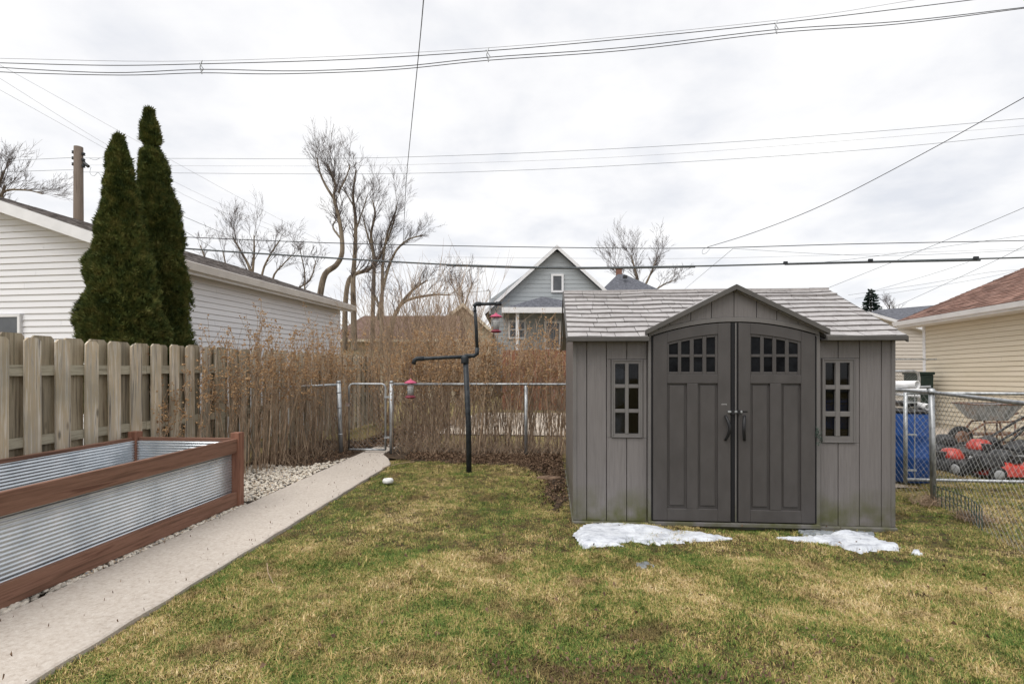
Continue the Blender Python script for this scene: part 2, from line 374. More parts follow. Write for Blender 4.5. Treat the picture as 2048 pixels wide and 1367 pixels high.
# concrete path
mb = MB(); y0 = -1.5
prev = None
for i, y in enumerate(np.arange(-1.5, 9.6, .35)):
    pass
ysp = list(np.arange(-1.5, 9.61, .12)); kq = len(ysp)
for y in ysp:
    xr_ = -2.335 + (-.40*min(1, max(0, (y-7.35)/.9))**1.3) + .004*math.sin(y*13) + jit(.004)
    xl_ = -3.13 + .004*math.sin(y*11) + jit(.004)
    for x_, z_0 in ((xl_, -.08), (xl_, .006), (xl_+.012, .012), (xr_-.012, .012), (xr_, .005), (xr_, -.08)): mb.v.append((x_, y, z_0))
for i in range(kq-1):
    for j in range(5): mb.f.append((i*6+j, i*6+j+1, (i+1)*6+j+1, (i+1)*6+j))
mb.f.append(tuple(range(5, -1, -1))); mb.f = [tuple(reversed(f)) for f in mb.f]
pth = struct(mb.build('path', 'concrete'))
# soil at the foot of the hedge and beside the shed
def inside(pts, x, y):
    c = False; j = len(pts) - 1
    for i in range(len(pts)):
        xi, yi = pts[i]; xj, yj = pts[j]
        if (yi > y) != (yj > y) and x < (xj-xi)*(y-yi)/(yj-yi)+xi: c = not c
        j = i
    return c
from mathutils import noise as mno
def soil_sheet(pts, z, name, m='soil', st=.04):
    mb = MB(); x0, x1 = min(p[0] for p in pts)-.1, max(p[0] for p in pts)+.1; y0, y1 = min(p[1] for p in pts)-.1, max(p[1] for p in pts)+.1
    nx_, ny_ = int((x1-x0)/st)+1, int((y1-y0)/st)+1; I = {}
    for j in range(ny_+1):
        for i in range(nx_+1):
            x, y = x0+i*st, y0+j*st; v = Vector((x*3, y*3, 0))
            I[i, j] = inside(pts, x+.16*mno.noise(v), y+.22*mno.noise(v+Vector((9, 4, 0))))
            base = -.018 + hgt(x, y)*min(1, max(0, (x+2.33)*2))
            mb.v.append((x, y, base+z+.010*mno.noise(Vector((x*14, y*14, 5)))+(0.008 if I[i, j] else -.012)))
    w_ = nx_+1
    for j in range(ny_):
        for i in range(nx_):
            if I[i, j] or I[i+1, j] or I[i, j+1] or I[i+1, j+1]: mb.f.append((j*w_+i, j*w_+i+1, (j+1)*w_+i+1, (j+1)*w_+i))
    return struct(mb.build(name, m, smooth=True))
SOIL1 = [(-2.34, 7.95), (-1.6, 7.75), (-1.1, 7.6), (-.5, 7.55), (-.2, 7.2), (-.06, 6.6), (.0, 5.6), (.14, 5.0), (.24, 8.9), (-2.9, 8.9), (-2.85, 8.2)]
soil_sheet(SOIL1, .004, 'soil_bed')
soil_sheet([(-4.6, 5.3), (-3.14, 5.3), (-3.14, 9.9), (-4.6, 9.9)], .004, 'planting_bed', st=.08)
# alley / drive behind the hedge and the neighbour's drive
mb = MB(); a, b, c_, d_ = G(700, 905), G(1500, 890), G(1500, 824), G(905, 824)
mb.add([(-3.2, 11.2, -.03), (14, 10.4, -.03), (14, 16.4, -.03), (-2.2, 16.6, -.03)], [(0, 1, 2, 3)])
struct(mb.build('alley', 'driveway'))
mb = MB(); mb.add([(4.15, 6.55, -.028), (9.42, 6.55, -.028), (9.42, 16.6, -.026), (4.15, 16.6, -.026)], [(0, 1, 2, 3)])
struct(mb.build('driveway', 'driveway'))

# ---- grass: tufts of blades set by geometry nodes on a cloud of points
def tuft(name, seed, nbl, hmin, hmax, spread, lean):
    rg = random.Random(seed); v = []; f = []; sh = []
    for b in range(nbl):
        a = rg.uniform(0, 6.283); rr = spread * math.sqrt(rg.random()); x, y = rr*math.cos(a), rr*math.sin(a)
        h = rg.uniform(hmin, hmax); az = rg.uniform(0, 6.283); ln = rg.uniform(.2, lean); w_ = rg.uniform(.0011, .0021)
        px, py = -math.sin(az)*w_, math.cos(az)*w_
        o = len(v); k = rg.random()
        for i, t in enumerate((0, .5)):
            dx = ln*h*(t**1.6); z = h*t*(1 - .35*ln*t)
            cx, cy = x+math.cos(az)*dx, y+math.sin(az)*dx; q = 1-.25*t
            v += [(cx-px*q, cy-py*q, z-.004), (cx+px*q, cy+py*q, z-.004)]
        dx = ln*h*1.15; z = h*max(.12, 1-.62*ln)
        v.append((x+math.cos(az+.15)*dx, y+math.sin(az+.15)*dx, z))
        f += [(o, o+1, o+3, o+2), (o+2, o+3, o+4)]; sh += [k]*5
    me = bpy.data.meshes.new(name); me.from_pydata(v, [], f); me.materials.append(M['blade'])
    at = me.attributes.new('shade', 'FLOAT', 'POINT'); at.data.foreach_set('value', sh)
    return bpy.data.objects.new(name, me)
tufts = [tuft('tuft', s, 48, .009, .027, .055, 1.35) for s in range(5)] + [tuft('tuft', 9, 40, .022, .048, .045, 1.0)]
def inside(pts, x, y):
    c = False; j = len(pts) - 1
    for i in range(len(pts)):
        xi, yi = pts[i]; xj, yj = pts[j]
        if (yi > y) != (yj > y) and x < (xj-xi)*(y-yi)/(yj-yi)+xi: c = not c
        j = i
    return c
pts = []; rs = np.random.RandomState(4)
def scatter(n, x0, x1, y0, y1, test):
    X = rs.uniform(x0, x1, n); Y = rs.uniform(y0, y1, n)
    for x, y in zip(X, Y):
        if test(x, y): pts.append((x, y, -.026 + hgt(x, y) * min(1, (x+2.33)*2)))
def ok(x, y):
    d = y*CY - x*SY; u = (x*CY + y*SY)/max(d, .01)
    if d < 1.3 or abs(u) > 1.5: return False
    if .18 < x < 3.08 and 4.76 < y < 7.3: return False
    if inside(SOIL1, x + rnd.gauss(0, .16), y + rnd.gauss(0, .18)): return rnd.random() < .14
    if x < -2.31 - .09*rnd.random()**3: return False
    mud = math.exp(-(((x-.45-.2*math.sin(y*5))/.75)**2+((y-2.35-.15*math.sin(x*6))/.33)**2)) + .8*math.exp(-(((x+.55)/.3)**2+((y-4.1)/.16)**2)) + .7*math.exp(-(((x-2.3)/.4)**2+((y-3.4)/.14)**2))
    if rnd.random() < mud*.6: return False
    n = math.sin(x*3.1+y*1.7)*math.sin(y*2.7-x*1.9+2)+.4*math.sin(x*9+y*7)
    return rnd.random() < .92 - .22*max(0, n)
scatter(60000, -2.43, 8, .8, 8.2, ok)
scatter(26000, -2.43, 4.6, 1.8, 4.0, ok)
me = bpy.data.meshes.new('grass'); me.from_pydata(pts, [], []); grass = bpy.data.objects.new('grass', me); col.objects.link(grass)
grass['kind'] = 'stuff'; grass['label'] = 'patchy winter lawn of matted green and straw grass blades'; grass['category'] = 'grass'
ng = bpy.data.node_groups.new('grass_tufts', 'GeometryNodeTree')
ng.interface.new_socket('Geometry', in_out='INPUT', socket_type='NodeSocketGeometry'); ng.interface.new_socket('Geometry', in_out='OUTPUT', socket_type='NodeSocketGeometry')
gi = ng.nodes.new('NodeGroupInput'); go = ng.nodes.new('NodeGroupOutput'); ip = ng.nodes.new('GeometryNodeInstanceOnPoints')
jn = ng.nodes.new('GeometryNodeJoinGeometry')
for tf in tufts[::-1]:
    oi = ng.nodes.new('GeometryNodeObjectInfo'); oi.inputs['Object'].default_value = tf; oi.inputs['As Instance'].default_value = True
    ng.links.new(oi.outputs['Geometry'], jn.inputs[0])
ip.inputs['Pick Instance'].default_value = True
rv = ng.nodes.new('FunctionNodeRandomValue'); rv.data_type = 'FLOAT_VECTOR'; rv.inputs[0].default_value = (-.15, -.15, 0); rv.inputs[1].default_value = (.15, .15, 6.283)
rsn = ng.nodes.new('FunctionNodeRandomValue'); rsn.data_type = 'FLOAT'; rsn.inputs[2].default_value = .6; rsn.inputs[3].default_value = 1.25
ng.links.new(gi.outputs[0], ip.inputs['Points']); ng.links.new(jn.outputs[0], ip.inputs['Instance'])
ng.links.new(rv.outputs[0], ip.inputs['Rotation']); ng.links.new(rsn.outputs[1], ip.inputs['Scale']); ng.links.new(ip.outputs[0], go.inputs[0])
md = grass.modifiers.new('tufts', 'NODES'); md.node_group = ng

# ---- leaf litter
def litter(name, label, regions, n, mname='leaf_dead', size=(.006, .02), soil=False):
    mb = MB()
    for k in range(n):
        x0, x1, y0, y1, z = rnd.choice(regions); x, y = rnd.uniform(x0, x1), rnd.uniform(y0, y1); s_ = rnd.uniform(*size); a = rnd.uniform(0, 6.28)
        if soil and not inside(SOIL1, x + rnd.gauss(0, .09), y + rnd.gauss(0, .11)): continue
        c, s2 = math.cos(a)*s_, math.sin(a)*s_; zz = z + rnd.uniform(.0, .02)
        mb.add([(x-c, y-s2, zz+jit(.012)), (x+s2*.55, y-c*.55, zz-.004), (x+c, y+s2, zz+jit(.014)), (x-s2*.55, y+c*.55, zz+.012+jit(.01))], [(0, 1, 2), (0, 2, 3)])
    o = mb.build(name, mname, kind='stuff'); o['label'] = label; o['category'] = 'leaf litter'; return o
litter('bed_leaves', 'dead leaves caught between the board fence and the gravel', [(-4.4, -3.2, 7.2, 9.8, .01)], 2200)
litter('leaf_litter', 'brown dead leaves scattered along the foot of the hedge',
       [(-2.3, .2, 7.7, 8.9, .0)]*5 + [(-1.9, .0, 7.35, 7.9, .0)]*2 + [(-.06, .2, 5.4, 7.6, .0)] + [(-.8, .15, 6.3, 7.7, .0)]*2 + [(-2.3, .2, 7.3, 8.9, .0)]*5, 17000, soil=True)
litter('soil_crumbs', 'dark crumbs of bare earth beside the shed and the hedge', [(-.75, .18, 5.0, 7.4, -.004)]*2+[(-2.3, .2, 7.3, 8.2, -.004)], 7000, mname='soil', size=(.006, .018), soil=True)
litter('mud_crumbs', 'dark earth crumbs and dead bits on the bare patch in the near lawn', [(-.3, 1.2, 2.1, 2.55, -.006), (0, .9, 2.0, 2.45, -.006), (-.7, 1.6, 2.1, 2.9, -.006)], 1100, mname='leaf_dead', size=(.003, .011))
litter('lawn_debris', 'scattered fallen leaf bits lying over the lawn', [(-2.3, 4.5, 2, 6.8, .0)], 260, size=(.006, .018))
litter('path_debris', 'tiny dark leaf bits and grit lying on the concrete path', [(-3.1, -2.36, 1.8, 7.6, .013)]*3+[(-2.45, -2.33, 1.8, 8, .012)]*2+[(-3.1, -2.6, 7.2, 8.4, .013)]*2, 170, size=(.002, .006))
litter('path_leaves', 'dead reddish leaves on the path beyond the gate', [(-3.6, -2.4, 8.9, 12.5, .015)], 2600, size=(.02, .05))

# ================================================================== PEBBLES
peb = []
for s_ in range(8):
    r8 = random.Random(s_); m_b = MB(); m_b.sph((0, 0, 0), 1, 8, 5, (1, r8.uniform(.65, .95), r8.uniform(.42, .65)))
    m_b.v = [(x*(1+r8.uniform(-.12, .12)), y*(1+r8.uniform(-.12, .12)), z*(1+r8.uniform(-.1, .1))) for x, y, z in m_b.v]
    peb.append(m_b.mesh('pebble', M['pebble'], True))
spots = []
for k in range(620):
    spots.append((-3.155 - abs(rnd.gauss(0, .055)), rnd.uniform(1.5, 5.15)))
for k in range(3400):
    x, y = rnd.uniform(-4.45, -3.15), rnd.uniform(5.25, 8.15)
    lim = 7.25 + .35*math.sin(x*4) + (x+3.8)*.9
    if y < lim: spots.append((x, y))
pb = MB(); pb.add([(-4.45, 1.2, -.02), (-3.12, 1.2, -.02), (-3.12, 8.2, -.02), (-4.45, 8.2, -.02)], [(0, 1, 2, 3)])
pbed = struct(pb.build('pebble_bed', 'soil'))
vis = sorted(spots, key=lambda p: p[1] if p[1] < 5.15 or p[0] > -3.9 else p[1]+1)
rest = MB(); pm = [([tuple(v.co) for v in m_.vertices], [tuple(p.vertices) for p in m_.polygons]) for m_ in peb]
for i, (x, y) in enumerate(vis):
    s_ = rnd.uniform(.014, .032); eu = (jit(.4), jit(.4), rnd.uniform(0, 6.28)); z = rnd.uniform(-.012, .016) if y > 5.2 else rnd.uniform(-.012, .006)
    if i < 300:
        o = bpy.data.objects.new('pebble', rnd.choice(peb)); o.location = (x, y, z); o.rotation_euler = eu; o.scale = (s_,)*3; col.objects.link(o); o.parent = pbed
    else:
        vv, ff = rnd.choice(pm); mt = Matrix.LocRotScale(Vector((x, y, z)), __import__('mathutils').Euler(eu), Vector((s_,)*3)); rest.add([mt @ Vector(q) for q in vv], ff)
mpe = mat('pebble_mix', [lin('6f6b66'), lin('bdb4a6'), lin('e2dccf'), lin('a8937a'), lin('8b8f92')], (26, 26, 26), 1, .75, .1, world=True, ncon=(.3, .7))
rest.build('pebbles', mpe, pbed, smooth=True, kind='stuff')

# ================================================================== RAISED BED
bx0, bx1, by0, by1 = -4.33, -3.215, 1.3, 5.07
bed = thing('raised_bed', 'long raised garden bed of corrugated steel framed in red-brown timber', 'garden bed', (bx1, by1, 0))
ZT = .70
def corr(u0, u1, f, z0=.1, z1=.665, pitch=.0272, amp=.0042):
    mb = MB(); zs = np.arange(z0, z1, pitch/8); k = 40
    us = np.linspace(u0, u1, k)
    for z in zs:
        o_ = amp*math.sin(2*math.pi*z/pitch)
        for u in us: mb.v.append(f(u, o_ + .0015*math.sin(u*7), z))
    for i in range(len(zs)-1):
        for j in range(k-1): mb.f.append((i*k+j, i*k+j+1, (i+1)*k+j+1, (i+1)*k+j))
    return mb
corr(by0, by1, lambda u, o, z: (bx1-.03+o, u, z)).build('corrugated_panel', 'galv', bed, True)
corr(by0, by1, lambda u, o, z: (bx0+.03+o, u, z)).build('corrugated_panel', 'galv', bed, True)
corr(bx0, bx1, lambda u, o, z: (u, by1-.03+o, z)).build('corrugated_panel', 'galv', bed, True)
corr(bx0, bx1, lambda u, o, z: (u, by0+.03+o, z)).build('corrugated_panel', 'galv', bed, True)
for (px_, py_) in ((bx1, by1), (bx0, by1), (bx1, by0), (bx0, by0)):
    MB().box((px_-.045, py_-.045, 0 if px_ == bx1 else 0), (px_+.045, py_+.045, .755)).build('post', 'redwood_z', bed, bevel=.003)
for zz, h in ((.555, .14), (.015, .14)):
    MB().box((bx1-.012, by0+.046, zz), (bx1+.028, by1-.046, zz+h)).build('rail', 'redwood_y', bed, bevel=.003)
    MB().box((bx0-.028, by0+.046, zz), (bx0+.012, by1-.046, zz+h)).build('rail', 'redwood_y', bed, bevel=.003)
    MB().box((bx0+.046, by1-.012, zz), (bx1-.046, by1+.028, zz+h)).build('rail', 'redwood_x', bed, bevel=.003)
    MB().box((bx0+.046, by0-.028, zz), (bx1-.046, by0+.012, zz+h)).build('rail', 'redwood_x', bed, bevel=.003)
MB().box((bx0+.05, by0+.05, -.03), (bx1-.05, by1-.05, .12)).build('soil', 'soil', bed)

# ================================================================== WOODEN FENCE
FX = -4.50
fence = thing('wooden_fence', 'weathered shadowbox board fence behind the raised bed', 'fence', (FX, 1, 0))
def picket(y, x, h, wd=.14, th=.019, lean=0., m='picket'):
    e_ = .028
    mb = MB(); prof = [(-wd/2, .03), (wd/2, .03), (wd/2, h-e_), (wd/2-e_, h), (-wd/2+e_, h), (-wd/2, h-e_)]
    vs_ = [(x-th/2+jit(.001), y+p+lean*q, q) for p, q in prof] + [(x+th/2+jit(.001), y+p+lean*q, q) for p, q in prof]
    n = 6; fs = [tuple(range(n-1, -1, -1)), tuple(range(n, 2*n))] + [(i, (i+1) % n, n+(i+1) % n, n+i) for i in range(n)]
    mb.add(vs_, fs)
    # origin per board so that the grain differs
    p = bpy.data.objects.new('picket', mb.mesh('picket', M[m], off=(FX, 1, 0))); col.objects.link(p); p.parent = fence
for k in range(-12, 36):
    y = 4.13 + .28*k
    if y < .7 or y > 13.2: continue
    far = y > 6.75
    picket(y, FX+.03, 1.685+jit(.012), lean=jit(.012) if not far else jit(.03)+.05*(y > 8.4))
    picket(y+.165, FX-.045, 1.70+jit(.025), wd=.205, lean=jit(.008) if not far else jit(.03), m='picket_dark')
for zz in (1.40, .78, .22):
    for y0_, y1_ in ((.6, 3.0), (3.005, 5.4), (5.405, 6.6), (6.74, 9.1), (9.105, 11.5), (11.505, 13.4)):
        MB().box((FX-.034, y0_, zz-.044+jit(.006)), (FX+.019, y1_, zz+.044)).build('rail', 'rail', fence)
for y in (.62, 3.05, 5.4, 9.1, 11.5):
    MB().box((FX-.15, y-.045, 0), (FX-.06, y+.045, 1.66)).build('post', 'picket_dark', fence)
MB().box((FX-.03, 6.61, 0), (FX+.06, 6.73, 1.70)).build('post', 'rail', fence, bevel=.004)

# ================================================================== SHED
SY0 = 4.79; SX0, SX1 = .2175, 3.045; SD = 2.36; EAVE = 1.675
shed = thing('garden_shed', 'grey-brown resin garden shed with double doors and pitched shingle roof', 'shed', ((SX0+SX1)/2, SY0+SD/2, 0))
def X_(px): return atY(px, 735, SY0).x
def Z_(py, px=1463): return atY(px, py, SY0).z
gap = .006
def planks(x0, x1, z0, z1, y=SY0, th=.03):
    MB().box((x0+gap/2, y, z0), (x1-gap/2, y+th, z1)).build('wall_plank', 'shed', shed, bevel=.003)
MB().box((SX0-.015, SY0-.03, -.04), (SX1+.015, SY0+SD+.02, .008)).build('floor', 'shed_trim', shed, bevel=.01)
# left bay
wl = (X_(1222.5), X_(1285.5), Z_(877), Z_(718)); wr = (X_(1643), X_(1710), Z_(883), Z_(716.7))
xl = [SX0, X_(1173.5), X_(1213), X_(1253.5), X_(1294)]
planks(xl[0], xl[1], .010, 1.7); planks(xl[1], xl[2], .010, 1.7)
for a, b in ((2, 3), (3, 4)):
    planks(xl[a], xl[b], .010, wl[2]-.002); planks(xl[a], xl[b], wl[3]+.002, 1.7)
planks(xl[2], wl[0]-.001, wl[2], wl[3]); planks(wl[1]+.001, xl[4], wl[2], wl[3])
xr = [X_(1635), X_(1676.5), X_(1719), X_(1763), SX1]
planks(xr[2], xr[3], .010, 1.7); planks(xr[3], xr[4], .010, 1.7)
for a, b in ((0, 1), (1, 2)):
    planks(xr[a], xr[b], .010, wr[2]-.002); planks(xr[a], xr[b], wr[3]+.002, 1.7)
planks(xr[0], wr[0]-.001, wr[2], wr[3]); planks(wr[1]+.001, xr[2], wr[2], wr[3])
# dark backing in the joints
# side and back walls
for x_, s_ in ((SX0, 1), (SX1, -1)):
    n = 11; 
    for i in range(n):
        a = SY0+.035+(SD-.07)*i/n; b = SY0+.035+(SD-.07)*(i+1)/n-gap
        f = lambda y: 1.66 + .56*(1-abs((y-(SY0+SD/2))/(SD/2)))
        t_ = .03*s_
        MB().hexa([(x_, a, .010), (x_+t_, a, .010), (x_+t_, b, .010), (x_, b, .010), (x_, a, f(a)), (x_+t_, a, f(a)), (x_+t_, b, f(b)), (x_, b, f(b))] if s_ > 0 else
                  [(x_+t_, a, .010), (x_, a, .010), (x_, b, .010), (x_+t_, b, .010), (x_+t_, a, f(a)), (x_, a, f(a)), (x_, b, f(b)), (x_+t_, b, f(b))]).build('side_plank', 'shed', shed, bevel=.003)
    MB().box((x_-.006*s_, SY0-.008, .010), (x_+.03*s_, SY0+.033, 1.66)).build('corner_trim', 'shed_trim', shed, bevel=.004)
for i in range(14):
    a = SX0+.03+(SX1-SX0-.06)*i/14; MB().box((a, SY0+SD-.03, .010), (a+(SX1-SX0-.06)/14-gap, SY0+SD, 1.66)).build('back_plank', 'shed', shed)
# windows of the two bays
def bay_window(w4, cols, rows):
    x0, x1, z0, z1 = w4; yf = SY0-.008; wnd = MB()
    cols = [(X_(a), X_(b)) for a, b in cols]; rows = [(Z_(b), Z_(a)) for a, b in rows]
    gx0, gx1 = cols[0][0], cols[-1][1]; gz0, gz1 = rows[-1][0], rows[0][1]
    wnd.box((x0, yf, z0), (gx0, SY0+.03, z1)); wnd.box((gx1, yf, z0), (x1, SY0+.03, z1))
    wnd.box((gx0, yf, z0), (gx1, SY0+.03, gz0)); wnd.box((gx0, yf, gz1), (gx1, SY0+.03, z1))
    fr_ = wnd.build('window', 'shed_trim', shed)
    b = .016
    for (p, q, r_, s_) in ((x0+.004, x0+b, z0+.004, z1-.004), (x1-b, x1-.004, z0+.004, z1-.004)):
        MB().box((p, yf-.008, r_), (q, yf, s_)).build('frame', 'shed_trim', fr_, bevel=.003)
    for (r_, s_) in ((z0+.004, z0+b), (z1-b, z1-.004)):
        MB().box((x0+b+.001, yf-.008, r_), (x1-b-.001, yf, s_)).build('frame', 'shed_trim', fr_, bevel=.003)
    for i in range(len(cols)-1): MB().box((cols[i][1], yf-.004, gz0), (cols[i+1][0], SY0+.02, gz1)).build('muntin', 'shed_trim', fr_, bevel=.004)
    for i in range(len(rows)-1):
        for c0, c1 in cols: MB().box((c0, yf-.002, rows[i+1][1]), (c1, SY0+.018, rows[i][0])).build('muntin', 'shed_trim', fr_, bevel=.004)
    for c0, c1 in cols:
        for r0, r1 in rows: MB().box((c0, SY0+.014, r0), (c1, SY0+.017, r1)).build('pane', 'glass', fr_)
bay_window(wl, [(1230, 1250), (1257, 1277)], [(726.7, 768.5), (776, 818.7), (826, 868.5)])
bay_window(wr, [(1650, 1670), (1679, 1699)], [(725, 769), (777.7, 821), (831, 870)])
# door surround
dl, dr, dc = X_(1301), X_(1625), X_(1463.5)
zarc0, zarc1 = Z_(645), Z_(671)     # top of doors at the middle / at the sides
hw = (dr-dl)/2
arc = lambda x, o=0: zarc0 + o - (zarc0-zarc1)*((x-dc)/hw)**2
gx0, gx1 = X_(1291), X_(1641); ghw = (gx1-gx0)/2; gz_s, gz_p = Z_(662), Z_(576)
gab = lambda x, o=0: gz_p + o - (gz_p-gz_s)*abs(x-dc)/ghw
yD = SY0-.07
xs_ = list(np.linspace(dl-.028, dr+.028, 25))
MB().strip(xs_, lambda x: arc(x)+.004, lambda x: arc(x)+.045, yD+.005, SY0+.03).build('door_arch', 'shed_trim', shed, bevel=.002)
gp = [dl-.03, X_(1337), X_(1378), X_(1419), X_(1463.5), X_(1508), X_(1548), X_(1590), dr+.03]
for a, b in zip(gp[:-1], gp[1:]):
    xx = np.linspace(a+gap/2, b-gap/2, 6); MB().strip(xx, lambda x: arc(x)+.047, lambda x: max(gab(x)-.012, arc(x)+.05), yD+.012, SY0).build('gable_panel', 'shed', shed)
for x0, x1 in ((X_(1294.5), dl-.002), (dr+.002, X_(1634.5))):
    MB().box((x0, yD+.02, .010), (x1, SY0+.03, Z_(668))).build('door_jamb', 'shed_trim', shed, bevel=.004)
MB().box((dl-.03, yD-.01, .0), (dr+.03, SY0-.031, .034)).build('threshold', 'shed_trim', shed, bevel=.004)
# doors
def door(x0, x1, cols, left):
    zb = .045
    xs2 = list(np.linspace(x0, x1, 14)); top = lambda x: arc(x)-.004
    d = MB().strip(xs2, lambda x: zb, top, yD+.022, yD+.05).build('door', 'door', shed)
    cols = [(X_(a), X_(b)) for a, b in cols]; zt0, zt1, zb0, zb1 = Z_(708.5), None, Z_(743), Z_(714)
    wtop = lambda x: arc(x) - .122 - (.0 if True else 0)
    oL, oR = cols[0][0]-.016, cols[-1][1]+.016
    yf, yb = yD, yD+.021
    pL, pR = (X_(1331), X_(1431)) if left else (X_(1495), X_(1595))
    zpt, zpb = Z_(766), Z_(1014.5); zw0 = Z_(749)
    fr_ = MB()
    e_ = .0005
    fr_.strip([x0+.002, pL], lambda x: zb, lambda x: top(x)-.003, yf, yb)
    fr_.strip([pR, x1-.002], lambda x: zb, lambda x: top(x)-.003, yf, yb)
    fr_.strip(list(np.linspace(pL, pR, 10)), lambda x: wtop(x)+.018, lambda x: top(x)-.003, yf, yb)
    fr_.box((pL, yf, zpt), (pR, yb, zw0)); fr_.box((pL, yf, zb), (pR, yb, zpb))
    mid = (pL+pR)/2; fr_.box((mid-.048, yf, zpb), (mid+.048, yb, zpt))
    fr_.build('door_frame', 'door', d, bevel=.004)
    for a, b in ((pL+.022, mid-.07), (mid+.07, pR-.022)):
        MB().box((a, yf+.010, zpb+.028), (b, yb, zpt-.02)).build('door_panel', 'door', d, bevel=.005)
    # window grille
    g_ = MB()
    g_.strip([pL, cols[0][0]], lambda x: zw0, lambda x: wtop(x)+.018, yf+.007, yb-.001)
    g_.strip([cols[-1][1], pR], lambda x: zw0, lambda x: wtop(x)+.018, yf+.007, yb-.001)
    for i in range(3): g_.strip([cols[i][1], cols[i+1][0]], lambda x: zw0, lambda x: wtop(x)+.018, yf+.007, yb-.001)
    for c0, c1 in cols:
        g_.box((c0, yf+.007, zw0), (c1, yb-.001, zb0)); g_.box((c0, yf+.009, zb1), (c1, yb-.001, zt0))
        g_.strip([c0, (c0+c1)/2, c1], lambda x: wtop(x)-.004, lambda x: wtop(x)+.018, yf+.007, yb-.001)
    g_.build('window_grille', 'shed_trim' if False else 'door', d, bevel=.003)
    for c0, c1 in cols:
        MB().box((c0, yb-.004, zb0), (c1, yb-.001, zb1)).build('pane', 'pane', d)
        MB().strip([c0, (c0+c1)/2, c1], lambda x: zt0, lambda x: wtop(x)-.004, yb-.004, yb-.001).build('pane', 'pane', d)
    hx = X_(1446) if left else X_(1481); s_ = 1 if left else -1
    zt_, zb_ = Z_(829), Z_(877); pt = []
    for i in range(11):
        t_ = i/10; pt.append((hx + s_*(.022*math.sin(t_*math.pi)-.006), yD-.012-.045*math.sin(t_*math.pi), zt_+(zb_-zt_)*t_))
    MB().tube(pt, [.012]*2+[.015]*7+[.012]*2, 8).build('handle', 'black', d, True)
    return d
d1 = door(X_(1303), X_(1456.5), [(1335, 1352.6), (1359, 1376), (1383.7, 1401), (1408.6, 1426)], True)
d2 = door(X_(1471), X_(1623), [(1497, 1515), (1522, 1539), (1546.5, 1564), (1571.4, 1589)], False)
MB().box((X_(1457.5), yD+.006, .045), (X_(1470), yD+.045, arc(dc)-.006)).build('door_seal', 'seal', shed)
MB().box((X_(1464.8), yD-.004, .045), (X_(1467), yD+.006, arc(dc)-.008)).build('door_strip', 'shed_trim', shed)
for px_ in (1302, 1625.5):
    MB().box((X_(px_)-.006, yD+.012, .045), (X_(px_)+.004, yD+.03, Z_(674))).build('door_seal', 'seal', shed)
la = MB().box((X_(1450), yD-.014, Z_(823.5)), (X_(1478), yD-.001, Z_(819.5)))
la.build('latch', 'steel', shed, bevel=.002)
lk = MB().box((X_(1456), yD-.026, Z_(826)), (X_(1462), yD-.014, Z_(818))).box((X_(1468), yD-.026, Z_(826)), (X_(1473), yD-.014, Z_(818)))
lk.build('latch_clasp', 'black', shed)
MB().box((X_(1479), yD-.003, Z_(822.5)), (X_(1489), yD+.002, Z_(820))).build('latch_slot', 'seal', shed)
fc = bpy.data.curves.new('lettering', 'FONT'); fc.body = 'LIFETIME'; fc.size = .0125; fc.extrude = .0004; fc.align_x = 'CENTER'; fc.materials.append(M['letter'])
fo = bpy.data.objects.new('tmp', fc); col.objects.link(fo); bpy.context.view_layer.update()
fm_ = bpy.data.meshes.new_from_object(fo.evaluated_get(bpy.context.evaluated_depsgraph_get())); bpy.data.objects.remove(fo)
fo = bpy.data.objects.new('lettering', fm_); col.objects.link(fo); fo.parent = shed
fo.location = Vector((X_(1443), yD-.0012, Z_(808))) - shed.location; fo.rotation_euler = (R(90), 0, 0)
# roof: main
RY0, RYm = SY0-.13, SY0+SD/2; RZ0, RZm = EAVE+.012, 2.30
rx0, rx1 = .158, 3.068
slope = (RZm-RZ0)/(RYm-RY0)
def vy(x):      # where the main roof comes out from under the entry gable's roof
    return RY0+.02 if abs(x-dc) > ghw+.005 else min(RYm-.02, max(RY0+.02, RY0+(gab(x)+.0-RZ0)/slope-.04))
dk = MB(); xq = sorted(list(np.linspace(rx0+.01, rx1-.01, 40))+[dc-ghw-.006, dc-ghw-.004, dc+ghw+.004, dc+ghw+.006])
for a, b in zip(xq[:-1], xq[1:]):
    ya, yb_ = vy(a), vy(b); za, zb2 = RZ0+(ya-RY0)*slope, RZ0+(yb_-RY0)*slope
    if abs(ya-yb_) > .3: ya = yb_ = max(ya, yb_); za = zb2 = max(za, zb2)
    dk.hexa([(a, ya, za-.03), (b, yb_, zb2-.03), (b, RYm, RZm-.03), (a, RYm, RZm-.03), (a, ya, za-.008), (b, yb_, zb2-.008), (b, RYm, RZm-.008), (a, RYm, RZm-.008)])
dk.build('roof_deck', 'fascia', shed)
BY = SY0+SD+.13
MB().hexa([(rx0+.01, RYm, RZm-.03), (rx1-.01, RYm, RZm-.03), (rx1-.01, BY, RZ0-.025), (rx0+.01, BY, RZ0-.025),
           (rx0+.01, RYm, RZm+.0), (rx1-.01, RYm, RZm+.0), (rx1-.01, BY, RZ0), (rx0+.01, BY, RZ0)]).build('roof_back', 'shed_roof', shed)
nc = 11
def warp(u, v): return -.010*math.sin(max(0, min(1, u/1.0))*math.pi)*v - .012*math.sin(max(0, (u-1.7)/1.3)*math.pi)*v*(u > 1.7) + .004*math.sin(u*9+v*7)
